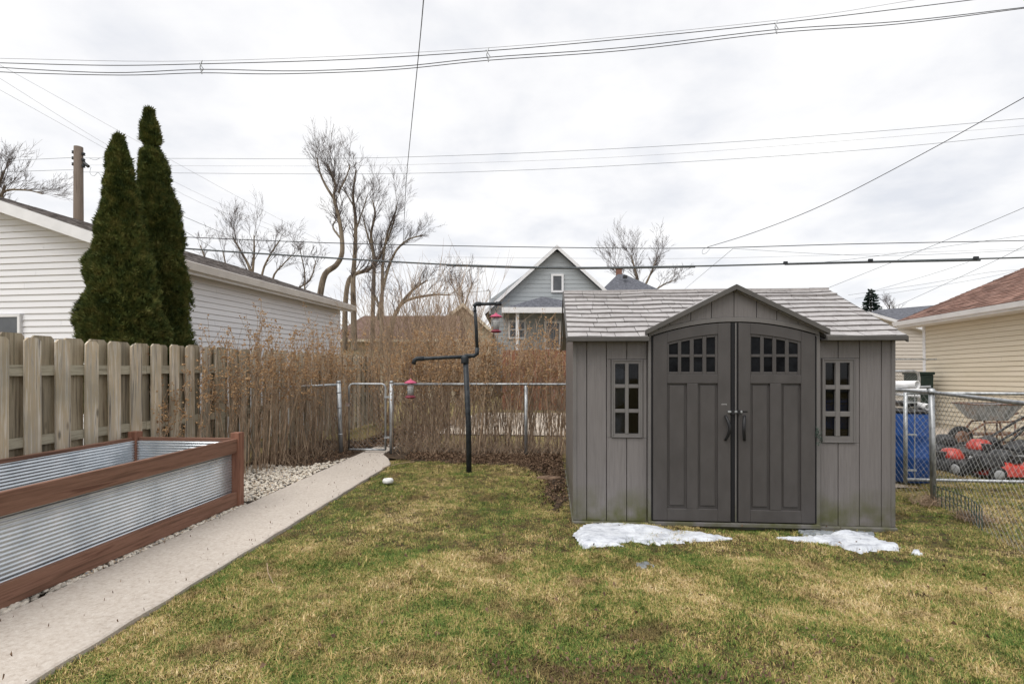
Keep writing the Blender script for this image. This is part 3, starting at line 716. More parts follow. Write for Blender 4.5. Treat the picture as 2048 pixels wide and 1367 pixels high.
for i in range(nc):
    v0, v1 = i/nc, (i+1)/nc
    u = 0; r3 = random.Random(i*5+2); Lx = rx1-rx0; lift = .017
    if i == nc-2: lift = .028
    while u < Lx-.001:
        wd = r3.choice((.125, .16, .21, .26, .3)); 
        if i == 0 and u == 0: wd = .18
        e_ = min(u+wd, Lx)
        if Lx-e_ < .08: e_ = Lx
        a, b = rx0+u+.0025, rx0+e_-.0025
        j0 = jit(.0018)
        def q(x, v, h): y = RY0+(RYm-RY0)*v; return (x, y, RZ0+(y-RY0)*slope+h+warp(x-rx0, v)+j0)
        v1b = v1-.03/nc
        xm_ = (a+b)/2; zm_ = RZ0+(RYm-RY0)*v1*slope
        if abs(xm_-dc) < ghw+.01 and zm_ < gab(min(max(a, dc-ghw), b) if xm_ < dc else xm_)-.03: u = e_; continue
        if v0 == 0 and a < dc-ghw < b: b = dc-ghw
        if v0 == 0 and a < dc+ghw < b: a = dc+ghw
        MB().hexa([q(a, v0+.10/nc, -.004), q(b, v0+.10/nc, -.004), q(b, v1b, -.004), q(a, v1b, -.004), q(a, v0, lift), q(b, v0, lift), q(b, v1b, .004), q(a, v1b, .004)]).build('shingle', 'shed_roof', shed)
        u = e_
xs5 = np.linspace(rx0, rx1, 15)
for a, b in zip(xs5[:-1], xs5[1:]):
    h = .018+jit(.004)
    MB().hexa([(a+.001, RYm-.07, RZm-.03), (b-.001, RYm-.07, RZm-.03), (b-.001, RYm+.07, RZm-.03), (a+.001, RYm+.07, RZm-.03),
               (a+.001, RYm-.07, RZm-.008+h*.6), (b-.001, RYm-.07, RZm-.008+h*.6), (b-.001, RYm+.07, RZm-.008+h*.6), (a+.001, RYm+.07, RZm-.008+h*.6)]).build('ridge_cap', 'shed_roof', shed)
# eave fascia left and right of the doors
for a, b in ((rx0-.004, X_(1293)), (X_(1638), rx1+.004)):
    MB().box((a, RY0-.012, RZ0-.03), (b, RY0+.016, RZ0+.010)).build('eave_fascia', 'fascia', shed, bevel=.004)
    MB().box((a, RY0+.017, RZ0-.028), (b, SY0, RZ0-.014)).build('soffit', 'fascia', shed)
for x_ in (rx0-.012, rx1-.002):      # gable edges
    MB().hexa([(x_, RY0, RZ0-.045), (x_+.014, RY0, RZ0-.045), (x_+.014, RYm, RZm-.05), (x_, RYm, RZm-.05),
               (x_, RY0, RZ0+.004), (x_+.014, RY0, RZ0+.004), (x_+.014, RYm, RZm+.003), (x_, RYm, RZm+.003)]).build('gable_edge', 'fascia', shed)
    MB().hexa([(x_, RYm+.001, RZm-.05), (x_+.014, RYm+.001, RZm-.05), (x_+.014, BY, RZ0-.045), (x_, BY, RZ0-.045),
               (x_, RYm+.001, RZm+.003), (x_+.014, RYm+.001, RZm+.003), (x_+.014, BY, RZ0+.004), (x_, BY, RZ0+.004)]).build('gable_edge', 'fascia', shed)
# dormer roof over the doors
yR = yD-.05
for s_ in (-1, 1):
    xe = dc + s_*(ghw+.012); 
    def yb(z): return RY0+(z-RZ0)/slope+.05
    p = [(dc, yR, gz_p-.022), (xe, yR, gz_s-.03), (xe, yb(gz_s), gz_s-.03), (dc, yb(gz_p), gz_p-.022)]
    q_ = [(x, y, z+.034) for x, y, z in p]
    v8 = p+q_
    if s_ > 0: MB().add(v8, BOXF).build('entry_roof', 'shed_roof', shed)
    else: MB().add(v8, [tuple(reversed(f)) for f in BOXF]).build('entry_roof', 'shed_roof', shed)
    a = Vector((dc, yR-.008, gz_p)); b = Vector((xe+s_*.01, yR-.008, gz_s-.012))
    v = [(a.x, a.y, a.z-.03), (b.x, b.y, b.z-.028), (b.x, b.y+.03, b.z-.028), (a.x, a.y+.03, a.z-.03), (a.x, a.y, a.z+.018), (b.x, b.y, b.z+.018), (b.x, b.y+.03, b.z+.018), (a.x, a.y+.03, a.z+.018)]
    MB().add(v, BOXF if s_ > 0 else [tuple(reversed(f)) for f in BOXF]).build('entry_fascia', 'fascia', shed, bevel=.003)
# hinge-side dark green tangle
mb = MB(); base = Vector((X_(1626), yD-.02, Z_(868)))
for k in range(26):
    p = base + Vector((jit(.012), jit(.01), jit(.07))); mb.tube([p, p+Vector((jit(.02), jit(.012), jit(.02))), p+Vector((jit(.025), jit(.012), jit(.03)))], .0022, 4)
tag(mb.build('wire_tangle', 'green_wire'), 'small dark green wire tangle caught at the right shed door hinge', 'wire')
# things stored inside, seen through the bay windows
mb = MB(); mb.sph((SX0+.38, SY0+.17, 1.24), .17, 16, 10, (1, .5, 1.2)); mb.lathe((SX0+.38, SY0+.17, .010), [(.06, 0), (.09, .5), (.12, 1.0)], 12)
tag(mb.build('covered_fan', 'white_cloth', smooth=True), 'pale round covered object standing behind the left shed window', 'stored item')
o = thing('storage_tote', 'blue storage tote stacked behind the right shed window', 'storage box', (2.55, SY0+.32, .86))
MB().box((2.35, SY0+.06, .86), (2.8, SY0+.44, 1.10)).build('tub', 'blue_plastic', o, bevel=.02); MB().box((2.33, SY0+.045, 1.10), (2.82, SY0+.46, 1.13)).build('lid', 'blue_plastic', o, bevel=.008)
o = MB().box((2.3, SY0+.055, .010), (2.85, SY0+.5, .859)).build('cardboard_box', 'brown_box', bevel=.01); tag(o, 'brown box low inside the shed behind the right window', 'box')

# ================================================================== SNOW
def snow(name, label, outline, hmax, m='snow', peaks=(), melt=0):
    pts2 = [G(a, b) for a, b in outline]
    x0, x1 = min(p.x for p in pts2)-.02, max(p.x for p in pts2)+.02; y0, y1 = min(p.y for p in pts2)-.02, max(p.y for p in pts2)+.02
    pl = [(p.x, p.y) for p in pts2]
    st = max(.008, (x1-x0)/130); nx_, ny_ = int((x1-x0)/st)+1, int((y1-y0)/st)+1
    def dist(x, y):
        m_ = 9
        for i in range(len(pl)):
            ax, ay = pl[i]; bx_, by_ = pl[(i+1) % len(pl)]; dx_, dy_ = bx_-ax, by_-ay
            t_ = max(0, min(1, ((x-ax)*dx_+(y-ay)*dy_)/(dx_*dx_+dy_*dy_+1e-9))); m_ = min(m_, math.hypot(x-ax-t_*dx_, y-ay-t_*dy_))
        return m_ if inside(pl, x, y) else -m_
    from mathutils import noise
    mb = MB(); idx = {}
    D = {}
    for j in range(ny_+1):
        for i in range(nx_+1):
            x, y = x0+i*st, y0+j*st; d = dist(x, y)+.034*noise.noise(Vector((x*22, y*22, 0)))+.012*noise.noise(Vector((x*60, y*60, 3)))
            D[i, j] = d; z = -.03 if d < 0 else -.006 + hmax*min(1, (d/.09))**.6*(.45+.55*noise.noise(Vector((x*5, y*7, 1)))+.3)
            for (qx, qy, r_, h_) in peaks:
                c_ = G(qx, qy); rr = math.hypot((x-c_.x)/r_, (y-c_.y)/(r_*.5)); z += h_*math.exp(-rr*rr) if d > 0 else 0
            z += .004*noise.noise(Vector((x*45, y*45, 7)))
            idx[i, j] = len(mb.v); mb.v.append((x, y, z))
    for j in range(ny_):
        for i in range(nx_):
            if max(D[i, j], D[i+1, j], D[i, j+1], D[i+1, j+1]) > -.004: mb.f.append((idx[i, j], idx[i+1, j], idx[i+1, j+1], idx[i, j+1]))
    return tag(mb.build(name, m, smooth=True), label, 'snow')
snow('snow_patch', 'larger white melting snow patch in front of the left shed bay',
     [(1150, 1064), (1172, 1046), (1230, 1044), (1290, 1047), (1340, 1056), (1400, 1062), (1464, 1074), (1420, 1078), (1370, 1080), (1320, 1086), (1285, 1085), (1265, 1078), (1235, 1084), (1245, 1090), (1215, 1088), (1168, 1090), (1162, 1078)], .024,
     peaks=[(1275, 1060, .16, .035), (1200, 1075, .2, .012)])
snow('snow_patch', 'smaller white melting snow patch in front of the right shed bay',
     [(1548, 1072), (1600, 1071), (1650, 1068), (1690, 1062), (1735, 1064), (1760, 1078), (1798, 1086), (1790, 1093), (1745, 1092), (1722, 1098), (1700, 1092), (1672, 1082), (1640, 1080), (1600, 1079)], .020,
     peaks=[(1692, 1068, .09, .035)])
snow('snow_patch', 'tiny crumb of snow on the lawn right of the larger patches', [(1822, 1096), (1836, 1097), (1845, 1103), (1830, 1104)], .014)
snow('ice_patch', 'small grey ice sliver in the lawn below the left snow patch', [(1270, 1122), (1295, 1120), (1308, 1126), (1290, 1131), (1272, 1130)], .014, m='ice')
snow('ice_patch', 'thin grey ice film beside the threshold of the shed doors', [(1600, 1058), (1640, 1058), (1745, 1060), (1752, 1064), (1690, 1062), (1610, 1063)], .004, m='ice')

# ================================================================== FEEDER POLE
pb_ = G(938, 943); PYp = pb_.y
def q(px, py): v = atY(px, py, PYp); return v
pole = thing('feeder_pole', 'black iron pipe pole with one low arm and one raised arm', 'pole', pb_)
MB().tube([(pb_.x, pb_.y, -.1), q(937, 850), q(931, 716)], .037, 14).build('post', 'pipe_black', pole, True)
MB().lathe(q(930, 722), [(.05, -.03), (.055, -.02), (.055, .055), (.045, .075), (.02, .085)], 14).build('tee', 'pipe_black', pole, True)
MB().tube([q(930, 713), q(880, 715), q(845, 717), q(836, 718)], .024, 12).build('arm', 'pipe_black', pole, True)
MB().tube([q(848, 716.5), q(834, 717), q(829, 720), q(827, 728)], .031, 12).build('elbow', 'pipe_black', pole, True)
MB().tube([q(930, 712), q(948, 711), q(954, 707), q(954.5, 695)], .029, 12).build('elbow', 'pipe_black', pole, True)
MB().tube([q(954.5, 700), q(952, 650), q(949.5, 615)], .023, 12).build('riser', 'pipe_black', pole, True)
MB().tube([q(949.8, 622), q(949, 611), q(953, 607.5), q(962, 608)], .031, 12).build('elbow', 'pipe_black', pole, True)
MB().tube([q(955, 608), q(996, 607)], .022, 12).build('arm', 'pipe_black', pole, True)
MB().tube([q(992, 607), q(1003, 607)], .029, 12).build('end_cap', 'pipe_black', pole, True)
def feeder(px, ytop, yb0, yb1, label, hook):
    c = q(px, yb1); sc = (q(px, yb0).z - c.z)
    f = thing('bird_feeder', label, 'bird feeder', c, group='bird feeders on the pipe pole')
    MB().lathe(c, [(.055, 0), (.075, .012), (.075, .02), (.045, .04)], 18).build('tray', 'maroon', f, True)
    MB().lathe(c, [(.042, .035), (.042, sc-.06)], 18).build('seed_tube', 'clear_seed', f, True)
    hl = MB()
    for k in range(12):
        for j in range(4):
            t_ = 2*math.pi*k/12; z = .055+j*.026
            hl.sph((c.x+.042*math.cos(t_), c.y+.042*math.sin(t_), c.z+z), .006, 5, 3)
    hl.build('feeding_port', 'engine', f)
    MB().lathe(c, [(.088, sc-.062), (.085, sc-.052), (.05, sc-.03), (.012, sc-.015), (.008, sc)], 20).build('lid', 'pink', f, True)
    mb = MB(); top = q(px, ytop); bot = q(px, yb0)
    if hook:
        mb.tube([bot, bot+Vector((.012, 0, .02)), bot+Vector((-.012, 0, .045)), bot+Vector((.012, 0, .07)), top], .0042, 6)
    else:
        n = 7
        for sx in (-.02, .02):
            for k in range(n):
                a = bot.lerp(top, k/n); b = bot.lerp(top, (k+1)/n); o_ = Vector((sx*(1-k/n), .004 if k % 2 else -.004, 0)); o2 = Vector((sx*(1-(k+1)/n), -.004 if k % 2 else .004, 0))
                mb.tube([a+o_, a.lerp(b, .5)+o_+Vector((.006, 0, 0)), b+o2], .0042, 5)
    mb.build('hanger', 'rust' if not hook else 'engine', f)
feeder(821, 728, 757, 796, 'red-lidded seed feeder hanging by a chain from the low left arm', False)
feeder(992, 612, 625, 665, 'red-lidded seed feeder hooked under the raised right arm', True)

# white ring on the lawn
c = G(776, 965); mb = MB(); pr = []
mb.lathe(c, [(.058, 0), (.066, .015), (.066, .035), (.055, .052), (.022, .053), (.018, .04), (.014, .03)], 24)
tag(mb.build('round_cap', 'ring_white', smooth=True), 'small round white plastic cap lying on the grass beside the path', 'cap')
# flat stone left of the shed
c = G(1098, 958); mb = MB(); mb.sph((c.x, c.y, .02), .17, 14, 6, (1, .55, .14)); tag(mb.build('flat_stone', 'brown_box', smooth=True), 'flat grey-brown stone half sunk in soil left of the shed', 'stone')
# twig on lawn
mb = MB(); mb.tube([G(765, 938)+Vector((0, 0, .02)), G(800, 930)+Vector((0, 0, .03)), G(828, 925)+Vector((0, 0, .02))], .005, 5); tag(mb.build('fallen_stick', 'stem'), 'dry stick lying near the end of the path', 'stick')
mb = MB(); mb.tube([G(534, 1134)+Vector((0, 0, .03)), G(536, 1150)+Vector((0, 0, .02)), G(546, 1168)+Vector((0, 0, .01))], .003, 5); tag(mb.build('fallen_stick', 'stem'), 'thin curved straw stick lying on the left of the lawn', 'stick')

# ================================================================== CHAIN LINK
def mesh_panel(a, b, z0, z1, s=.055, r=.0013):
    """straight woven wires in the vertical plane through a and b"""
    a, b = Vector(a), Vector(b); Ln = (b-a).length; d = (b-a)/Ln; nrm = Vector((-d.y, d.x, 0)); H = z1-z0; mb = MB()
    k = int((Ln+H)/s)+1
    for i in range(k):
        for sg in (1, -1):
            u0 = i*s - H; u1 = i*s
            if sg > 0: p, q2 = (u0, 0), (u1, H)
            else: p, q2 = (u0, H), (u1, 0)
            t0 = max(0, -p[0]/(q2[0]-p[0])); t1 = min(1, (Ln-p[0])/(q2[0]-p[0]))
            if t1 <= t0+.01: continue
            A = a + d*(p[0]+(q2[0]-p[0])*t0) + Vector((0, 0, z0+p[1]+(q2[1]-p[1])*t0)) + nrm*.0012*sg
            B = a + d*(p[0]+(q2[0]-p[0])*t1) + Vector((0, 0, z0+p[1]+(q2[1]-p[1])*t1)) + nrm*.0012*sg
            mb.tube([A, B], r, 3)
    return mb
FYc = 8.35; TR = 1.15
cf = thing('chain_link_fence', 'low chain-link fence in front of the dry hedge', 'fence', (-1, FYc, 0))
p1x, g0x, g1x, p2x, p3x = [atY(p, 735, FYc).x for p in (681, 698, 771, 783, 1052)]
MB().tube([(p2x, FYc, 0), (p2x, FYc, TR+.02)], .034, 12).build('post', 'steel', cf, True)
MB().lathe((p2x, FYc, TR+.02), [(.038, 0), (.038, .02), (.02, .035)], 12).build('post_cap', 'steel', cf, True)
MB().tube([(p3x, FYc, 0), (p3x, FYc, TR-.02)], .028, 12).build('post', 'steel', cf, True)
MB().tube([(p2x, FYc, TR), (p3x, FYc, TR+.002), (3.2, FYc, TR)], .020, 10).build('top_rail', 'steel', cf, True)
mesh_panel((p2x+.03, FYc+.025, 0), (3.2, FYc+.025, 0), .03, TR, .078).build('wire_mesh', 'wire', cf, kind='stuff')
cf2 = thing('chain_link_fence', 'short chain-link section between the gate and the board fence', 'fence', (p1x, FYc, 0))
MB().tube([(p1x+.01, FYc, 0), (p1x-.03, FYc, TR+.02)], .034, 12).build('post', 'steel', cf2, True)
MB().lathe((p1x-.03, FYc, TR+.02), [(.038, 0), (.038, .02), (.02, .035)], 12).build('post_cap', 'steel', cf2, True)
for zz in (.3, .75, 1.0): MB().lathe((p1x+.01-.04*zz/TR, FYc, zz), [(.037, 0), (.037, .02)], 12).build('tension_band', 'steel', cf2, True)
MB().tube([(p1x-.02, FYc, TR-.01), (-4.46, FYc-.1, TR-.06)], .020, 10).build('top_rail', 'steel', cf2, True)
mesh_panel((-4.46, FYc-.06, 0), (p1x-.04, FYc+.02, 0), .03, TR-.03, .078).build('wire_mesh', 'wire', cf2, kind='stuff')
gate = thing('chain_link_gate', 'narrow chain-link gate at the end of the concrete path', 'gate', ((g0x+g1x)/2, FYc, 0))
def rrect(x0, x1, z0, z1, y, r):
    p = [(x0, y, z0), (x0, y, z1-r)]
    for k in range(1, 6): t_ = math.pi-k*math.pi/10; p.append((x0+r+r*math.cos(t_), y, z1-r+r*math.sin(t_)))
    for k in range(0, 6): t_ = math.pi/2-k*math.pi/10; p.append((x1-r+r*math.cos(t_), y, z1-r+r*math.sin(t_)))
    p.append((x1, y, z0)); return p
MB().tube(rrect(g0x, g1x, .06, TR, FYc, .07), .017, 10).build('gate_frame', 'steel', gate, True)
MB().tube([(g0x, FYc, .06), (g1x, FYc, .06)], .017, 10).build('bottom_rail', 'steel', gate, True)
mesh_panel((g0x+.01, FYc+.012, 0), (g1x-.01, FYc+.012, 0), .07, TR-.03, .078, .0018).build('wire_mesh', 'wire', gate, kind='stuff')
for z in (.25, .92): MB().box((g1x-.02, FYc-.02, z), (p2x-.03, FYc+.02, z+.03)).build('hinge', 'steel', gate)
MB().box((g0x-.05, FYc-.02, .78), (g0x+.02, FYc+.02, .83)).build('latch', 'rust', gate)
# right boundary fence
A = [atX(1797, 735, 3.96), Vector((4.02, 5.71, 0)), Vector((3.55, 4.05, 0)), Vector((3.2, 2.8, 0))]
A[0] = Vector((3.96, 6.6, 0)); zt = [1.165, 1.16, 1.15, 1.14]
rf = thing('chain_link_fence', 'chain-link boundary fence right of the shed with a leaning top rail', 'fence', (4.02, 5.71, 0))
MB().tube([(4.02, 5.71, 0), (4.0, 5.71, 1.17)], .027, 12).build('post', 'steel', rf, True)
MB().lathe((4.0, 5.71, 1.15), [(.037, 0), (.04, .02), (.03, .045), (.01, .055)], 12).build('post_cap', 'steel', rf, True)
MB().tube([(3.96, 6.6, 0), (3.96, 6.6, 1.17)], .032, 12).build('post', 'steel', rf, True)
MB().tube([(3.2, 2.8, 0), (3.2, 2.8, 1.17)], .032, 12).build('post', 'steel', rf, True)
MB().tube([Vector((a.x, a.y, z)) for a, z in zip(A, zt)], .018, 10).build('top_rail', 'steel', rf, True)
for a, b in zip(A[:-1], A[1:]): mesh_panel(a, b, .01, 1.15, .078).build('wire_mesh', 'wire', rf, kind='stuff')
MB().tube([(3.96, 6.57, 1.05), (3.96, 6.57, .1)], .018, 8).build('tension_bar', 'steel', rf)
# neighbour's wide gate (frontal)
GY = 6.40
gx = atY(1811, 735, GY).x
ngt = thing('chain_link_gate', 'wide chain-link drive gate in front of the blue barrel and mowers', 'gate', (gx, GY, 0))
MB().tube([(gx, GY, .05), (gx, GY, 1.13)], .021, 10).build('gate_frame', 'steel', ngt, True)
MB().tube([(gx, GY, .10), (8.6, GY, .08)], .019, 10).build('bottom_rail', 'steel', ngt, True)
MB().tube([(gx, GY, 1.12), (8.6, GY, 1.11)], .019, 10).build('top_rail', 'steel', ngt, True)
MB().tube([(gx+.11, GY+.01, .1), (gx+.11, GY+.01, 1.12)], .006, 6).build('tension_bar', 'steel', ngt)
for z in (.2, .62, 1.0): MB().box((gx-.01, GY-.01, z), (gx+.12, GY+.015, z+.02)).build('clamp', 'steel', ngt)
mesh_panel((gx+.1, GY+.02, 0), (8.6, GY+.02, 0), .1, 1.12, .078).build('wire_mesh', 'wire', ngt, kind='stuff')

# wire edging
pe = [G(1868, 1008), G(1905, 1022), G(1940, 1038), G(1964, 1060)]
eg = thing('wire_edging', 'low green wire garden edging at the foot of the boundary fence', 'garden edging', pe[0])
def along(pts, t):
    n = len(pts)-1; i = min(int(t*n), n-1); return pts[i].lerp(pts[i+1], t*n-i)
K = 15
for k in range(K):
    p = along(pe, k/(K-1)); l = jit(.01); MB().tube([p, p+Vector((l, l, .20))], .0045, 5).build('wire_stake', 'green_wire', eg)
for z in (.09, .195):
    MB().tube([along(pe, k/(K-1))+Vector((0, 0, z)) for k in range(K)], .004, 5).build('edge_wire', 'green_wire', eg)

# ================================================================== NEIGHBOUR'S CLUTTER
bc = P(1811, 900, 6.55); bc.z = 0
br = thing('plastic_barrel', 'tall blue plastic barrel behind the drive gate', 'barrel', bc)
MB().lathe(bc, [(.25, 0), (.28, .03), (.285, .3), (.288, .31), (.288, .33), (.285, .34), (.285, .56), (.288, .57), (.288, .59), (.285, .60), (.28, .84), (.27, .86)], 28).build('drum', 'blue_plastic', br, True)
MB().lathe(bc+Vector((0, 0, .86)), [(.285, 0), (.285, .025), (.26, .03)], 28).build('rim', 'black', br, True)
def pipe(a, b, r, label, m='pvc'):
    a, b = Vector(a), Vector(b); mb = MB(); d = (b-a).normalized(); n = 18
    rf_ = d.cross(Vector((0, 0, 1))).normalized(); up = rf_.cross(d); o = 0
    for p, rr in ((a, r), (b, r), (b, r*.82), (a, r*.82)):
        for j in range(n): t_ = 2*math.pi*j/n; v = p+(rf_*math.cos(t_)+up*math.sin(t_))*rr; mb.v.append(tuple(v))
    for k in range(4):
        for j in range(n): mb.f.append((k*n+j, k*n+(j+1) % n, ((k+1) % 4)*n+(j+1) % n, ((k+1) % 4)*n+j))
    tag(mb.build('plastic_pipe', m, smooth=True), label, 'pipe', 'pipes lying on the blue barrel')
def B(px, py, d): return P(px, py, d)
pipe(B(1740, 770, 7.3), B(1835, 769, 6.7), .055, 'thickest white plastic pipe on top of the pile over the barrel')
pipe(B(1745, 777, 6.9), B(1861, 773, 6.7), .016, 'thin grey pipe reaching furthest right over the barrel', 'rim')
pipe(B(1750, 781, 6.8), B(1853, 780, 6.5), .022, 'slim white plastic pipe just under the thin grey one')
pipe(B(1770, 786, 6.8), B(1840, 792, 6.5), .02, 'short slim white pipe poking out low above the barrel')
pipe(B(1815, 806, 6.9), B(1857, 814, 6.45), .042, 'short white pipe end pointing down at the barrel rim')
pipe(B(1790, 806, 6.9), B(1828, 807, 6.5), .04, 'dark pipe end between white pipes on the barrel', 'engine')

def wheel(parent, c, r, wdt, ax, hub='rim'):
    """tyre on the axis ax (unit vector), with its rim"""
    c = Vector(c); ax = Vector(ax); pr = [(r*.62, -wdt/2), (r*.93, -wdt/2), (r, -wdt*.3), (r, wdt*.3), (r*.93, wdt/2), (r*.62, wdt/2)]
    rot = ax.to_track_quat('Z', 'Y').to_matrix()
    def lt(prof, nm, mm):
        mb = MB(); mb.lathe((0, 0, 0), prof, 22); mb.v = [tuple(c+rot @ Vector(v)) for v in mb.v]; return mb.build(nm, mm, parent, True)
    w_ = lt(pr, 'wheel', 'rubber')
    mb = MB(); mb.lathe((0, 0, 0), [(r*.2, -wdt*.55), (r*.6, -wdt*.52), (r*.63, wdt*.52), (r*.3, wdt*.56), (.02, wdt*.6)], 22)
    mb.v = [tuple(c+rot @ Vector(v)) for v in mb.v]; o = mb.build('rim', hub, w_, True)
def mower(c, ang, label, deck_m, eng_m, handle=True, s=1.0, hl=1.0):
    c = Vector((c[0], c[1], -.028)); t_ = thing('lawn_mower', label, 'lawn mower', c, group='push mowers in the neighbour\'s drive')
    f = Vector((math.cos(ang), math.sin(ang), 0)); r = Vector((-math.sin(ang), math.cos(ang), 0)); Z = Vector((0, 0, 1))
    W = lambda a, b, z: c + f*a*s + r*b*s + Z*z*s
    # deck: lofted shell, wide at the front and tapering to the rear
    mb = MB(); secs = [(-.36, .20, .10), (-.25, .25, .17), (-.05, .28, .20), (.15, .28, .19), (.30, .24, .16), (.40, .14, .11)]
    n = 10
    for a, hwid, top in secs:
        for k in range(n):
            th = math.pi*k/(n-1); cx_ = math.cos(th); mb.v.append(tuple(W(a, hwid*math.copysign(abs(cx_)**.45, cx_), .07+(top-.03)*math.sin(th)**.55)))
    for i in range(len(secs)-1):
        for k in range(n-1): mb.f.append((i*n+k, i*n+k+1, (i+1)*n+k+1, (i+1)*n+k))
    mb.f.append(tuple(range(n-1, -1, -1))); mb.f.append(tuple((len(secs)-1)*n+k for k in range(n)))
    mb.build('deck', deck_m, t_, True)
    e_ = W(.02, 0, .2); mb = MB().lathe(e_, [(.15*s, 0), (.16*s, .04*s), (.15*s, .09*s), (.12*s, .13*s), (.10*s, .16*s), (.03*s, .175*s)], 18); mb.build('engine', eng_m, t_, True)
    MB().bar(W(.02, .1, .28), W(.02, .24, .28), .1*s, .09*s).build('muffler', 'engine', t_, bevel=.008)
    MB().bar(W(-.02, -.1, .28), W(-.02, -.21, .28), .12*s, .1*s).build('fuel_tank', 'engine', t_, bevel=.02)
    for a, b, rr in ((.32, .3, .1), (.32, -.3, .1), (-.32, .27, .12), (-.32, -.27, .12)):
        wheel(t_, W(a, b, rr), rr*s, .05*s, r)
    MB().bar(W(-.36, 0, .17), W(-.62, 0, .30), .34*s, .2*s).build('grass_bag', 'engine', t_, bevel=.04)
    if handle:
        pts_ = [W(-.34, .2, .16), W(-.62, .2, .48*hl), W(-1.0, .2, .92*hl), W(-1.06, .17, .98*hl), W(-1.06, -.17, .98*hl), W(-1.0, -.2, .92*hl), W(-.62, -.2, .48*hl), W(-.34, -.2, .16)]
        MB().tube(pts_, .017, 8).build('handle', 'black', t_, True)
        MB().tube([W(-1.0, .18, .94*hl), W(-.93, .1, .98*hl), W(-.93, -.1, .98*hl), W(-1.0, -.18, .94*hl)], .006, 6).build('control_bar', 'steel', t_, True)
    return t_
c = P(2008, 965, 6.75); mower((c.x, c.y), R(180), 'bright red push mower closest to the drive gate', 'red_paint', 'engine')
c = P(1962, 925, 7.75); mower((c.x, c.y), R(170), 'black mower with a red engine cover behind the red one', 'engine', 'red_paint')
c = P(1893, 905, 8.3); mower((c.x, c.y), R(160), 'black mower with folded handles nearest the barrel', 'engine', 'engine', hl=.72)
c = P(1905, 950, 7.1); mower((c.x+.0, c.y), R(100), 'dark mower without handles wedged beside the red one', 'engine', 'red_paint', handle=False, s=.9)
# wheelbarrow
wc = P(1975, 870, 9.2); wc.z = -.028
wb = thing('wheelbarrow', 'old galvanized wheelbarrow with rusty rim behind the mowers', 'wheelbarrow', wc)
def WB(a, b, z): return wc + Vector((a*.74, b*.74, z))
mb = MB(); lo_, hi_ = [(-.28, -.22), (.28, -.22), (.28, .22), (-.28, .22)], [(-.55, -.36), (.52, -.36), (.52, .36), (-.55, .36)]
v = [tuple(WB(a, b, .52)) for a, b in lo_]+[tuple(WB(a, b, .80)) for a, b in hi_]+[tuple(WB(a*.97, b*.97, .54)) for a, b in lo_]+[tuple(WB(a*.97, b*.96, .80)) for a, b in hi_]
mb.add(v, [(0, 3, 2, 1), (0, 1, 5, 4), (1, 2, 6, 5), (2, 3, 7, 6), (3, 0, 4, 7), (8, 9, 10, 11), (8, 12, 13, 9), (9, 13, 14, 10), (10, 14, 15, 11), (11, 15, 12, 8), (4, 5, 13, 12), (5, 6, 14, 13), (6, 7, 15, 14), (7, 4, 12, 15)])
mb.build('tray', 'tub_metal', wb)
MB().tube([WB(a, b, .805) for a, b in hi_+hi_[:1]], .013, 8).build('rim', 'rust', wb, True)
for s_ in (-1, 1):
    MB().tube([WB(-.62, s_*.06, .2), WB(-.2, s_*.2, .48), WB(.3, s_*.26, .5), WB(.95, s_*.3, .62)], .018, 8).build('handle', 'rust', wb, True)
    MB().tube([WB(.1, s_*.22, .48), WB(.18, s_*.24, 0), WB(.4, s_*.24, 0), WB(.42, s_*.25, .5)], .014, 8).build('leg', 'rust', wb, True)
wheel(wb, WB(-.62, 0, .2), .2, .08, (0, 1, 0), 'rust')
# loose lumber under the wheelbarrow
for k, (a, b, dpt) in enumerate(((1890, 2040, 9.9), (1925, 2060, 10.1))):
    p, q2 = P(a, 868+8*k, dpt), P(b, 864+8*k, dpt); p.z = .05+.07*k; q2.z = .05+.07*k
    tag(MB().bar(p, q2, .2, .05).build('lumber_board', 'rust' if k else 'rail'), ['grey board lying on the drive behind the wheelbarrow', 'brown board stacked on the grey board behind the wheelbarrow'][k], 'board')

# ================================================================== SIDING / SHINGLES
def siding(parent, o, ud, nd, prof, z0, z1, sp, m, joint=0, name='siding_board'):
    """lap boards in the parent's local space; prof(z) -> (u0, u1)"""
    o, ud, nd = Vector(o), Vector(ud), Vector(nd); z = z0; k = 0; rg = random.Random(int(abs(o.x*10)+z1*100))
    Z = Vector((0, 0, 1)); gp_ = sp*.085
    while z < z1-.01:
        zt_ = min(z+sp, z1); a0, a1 = prof(z); b0, b1 = prof(zt_)
        if a1-a0 > .04:
            cuts = [0.]
            if joint:
                x = rg.uniform(.3, joint); 
                while x < (a1-a0)-.3: cuts.append(x/(a1-a0)); x += rg.uniform(joint*.7, joint*1.2)
            cuts.append(1.)
            for c0, c1 in zip(cuts[:-1], cuts[1:]):
                g = .0015 if joint else 0
                A0, A1 = a0+(a1-a0)*c0+g, a0+(a1-a0)*c1-g
                B0 = max(A0, b0); B1 = min(A1, b1)
                if B1 < B0: B0 = B1 = (B0+B1)/2
                f = lambda u, h, z_: o+ud*u+nd*h+Z*z_
                v = [f(A0, .022, z+gp_), f(A1, .022, z+gp_), f(A1, .0, z+gp_), f(A0, .0, z+gp_), f(B0, .006, zt_), f(B1, .006, zt_), f(B1, 0, zt_), f(B0, 0, zt_)]
                fl = BOXF if ud.cross(Z).dot(nd) > 0 else [tuple(reversed(q)) for q in BOXF]
                MB().add(v, fl).build(name, m, parent, local=True)
        z = zt_; k += 1
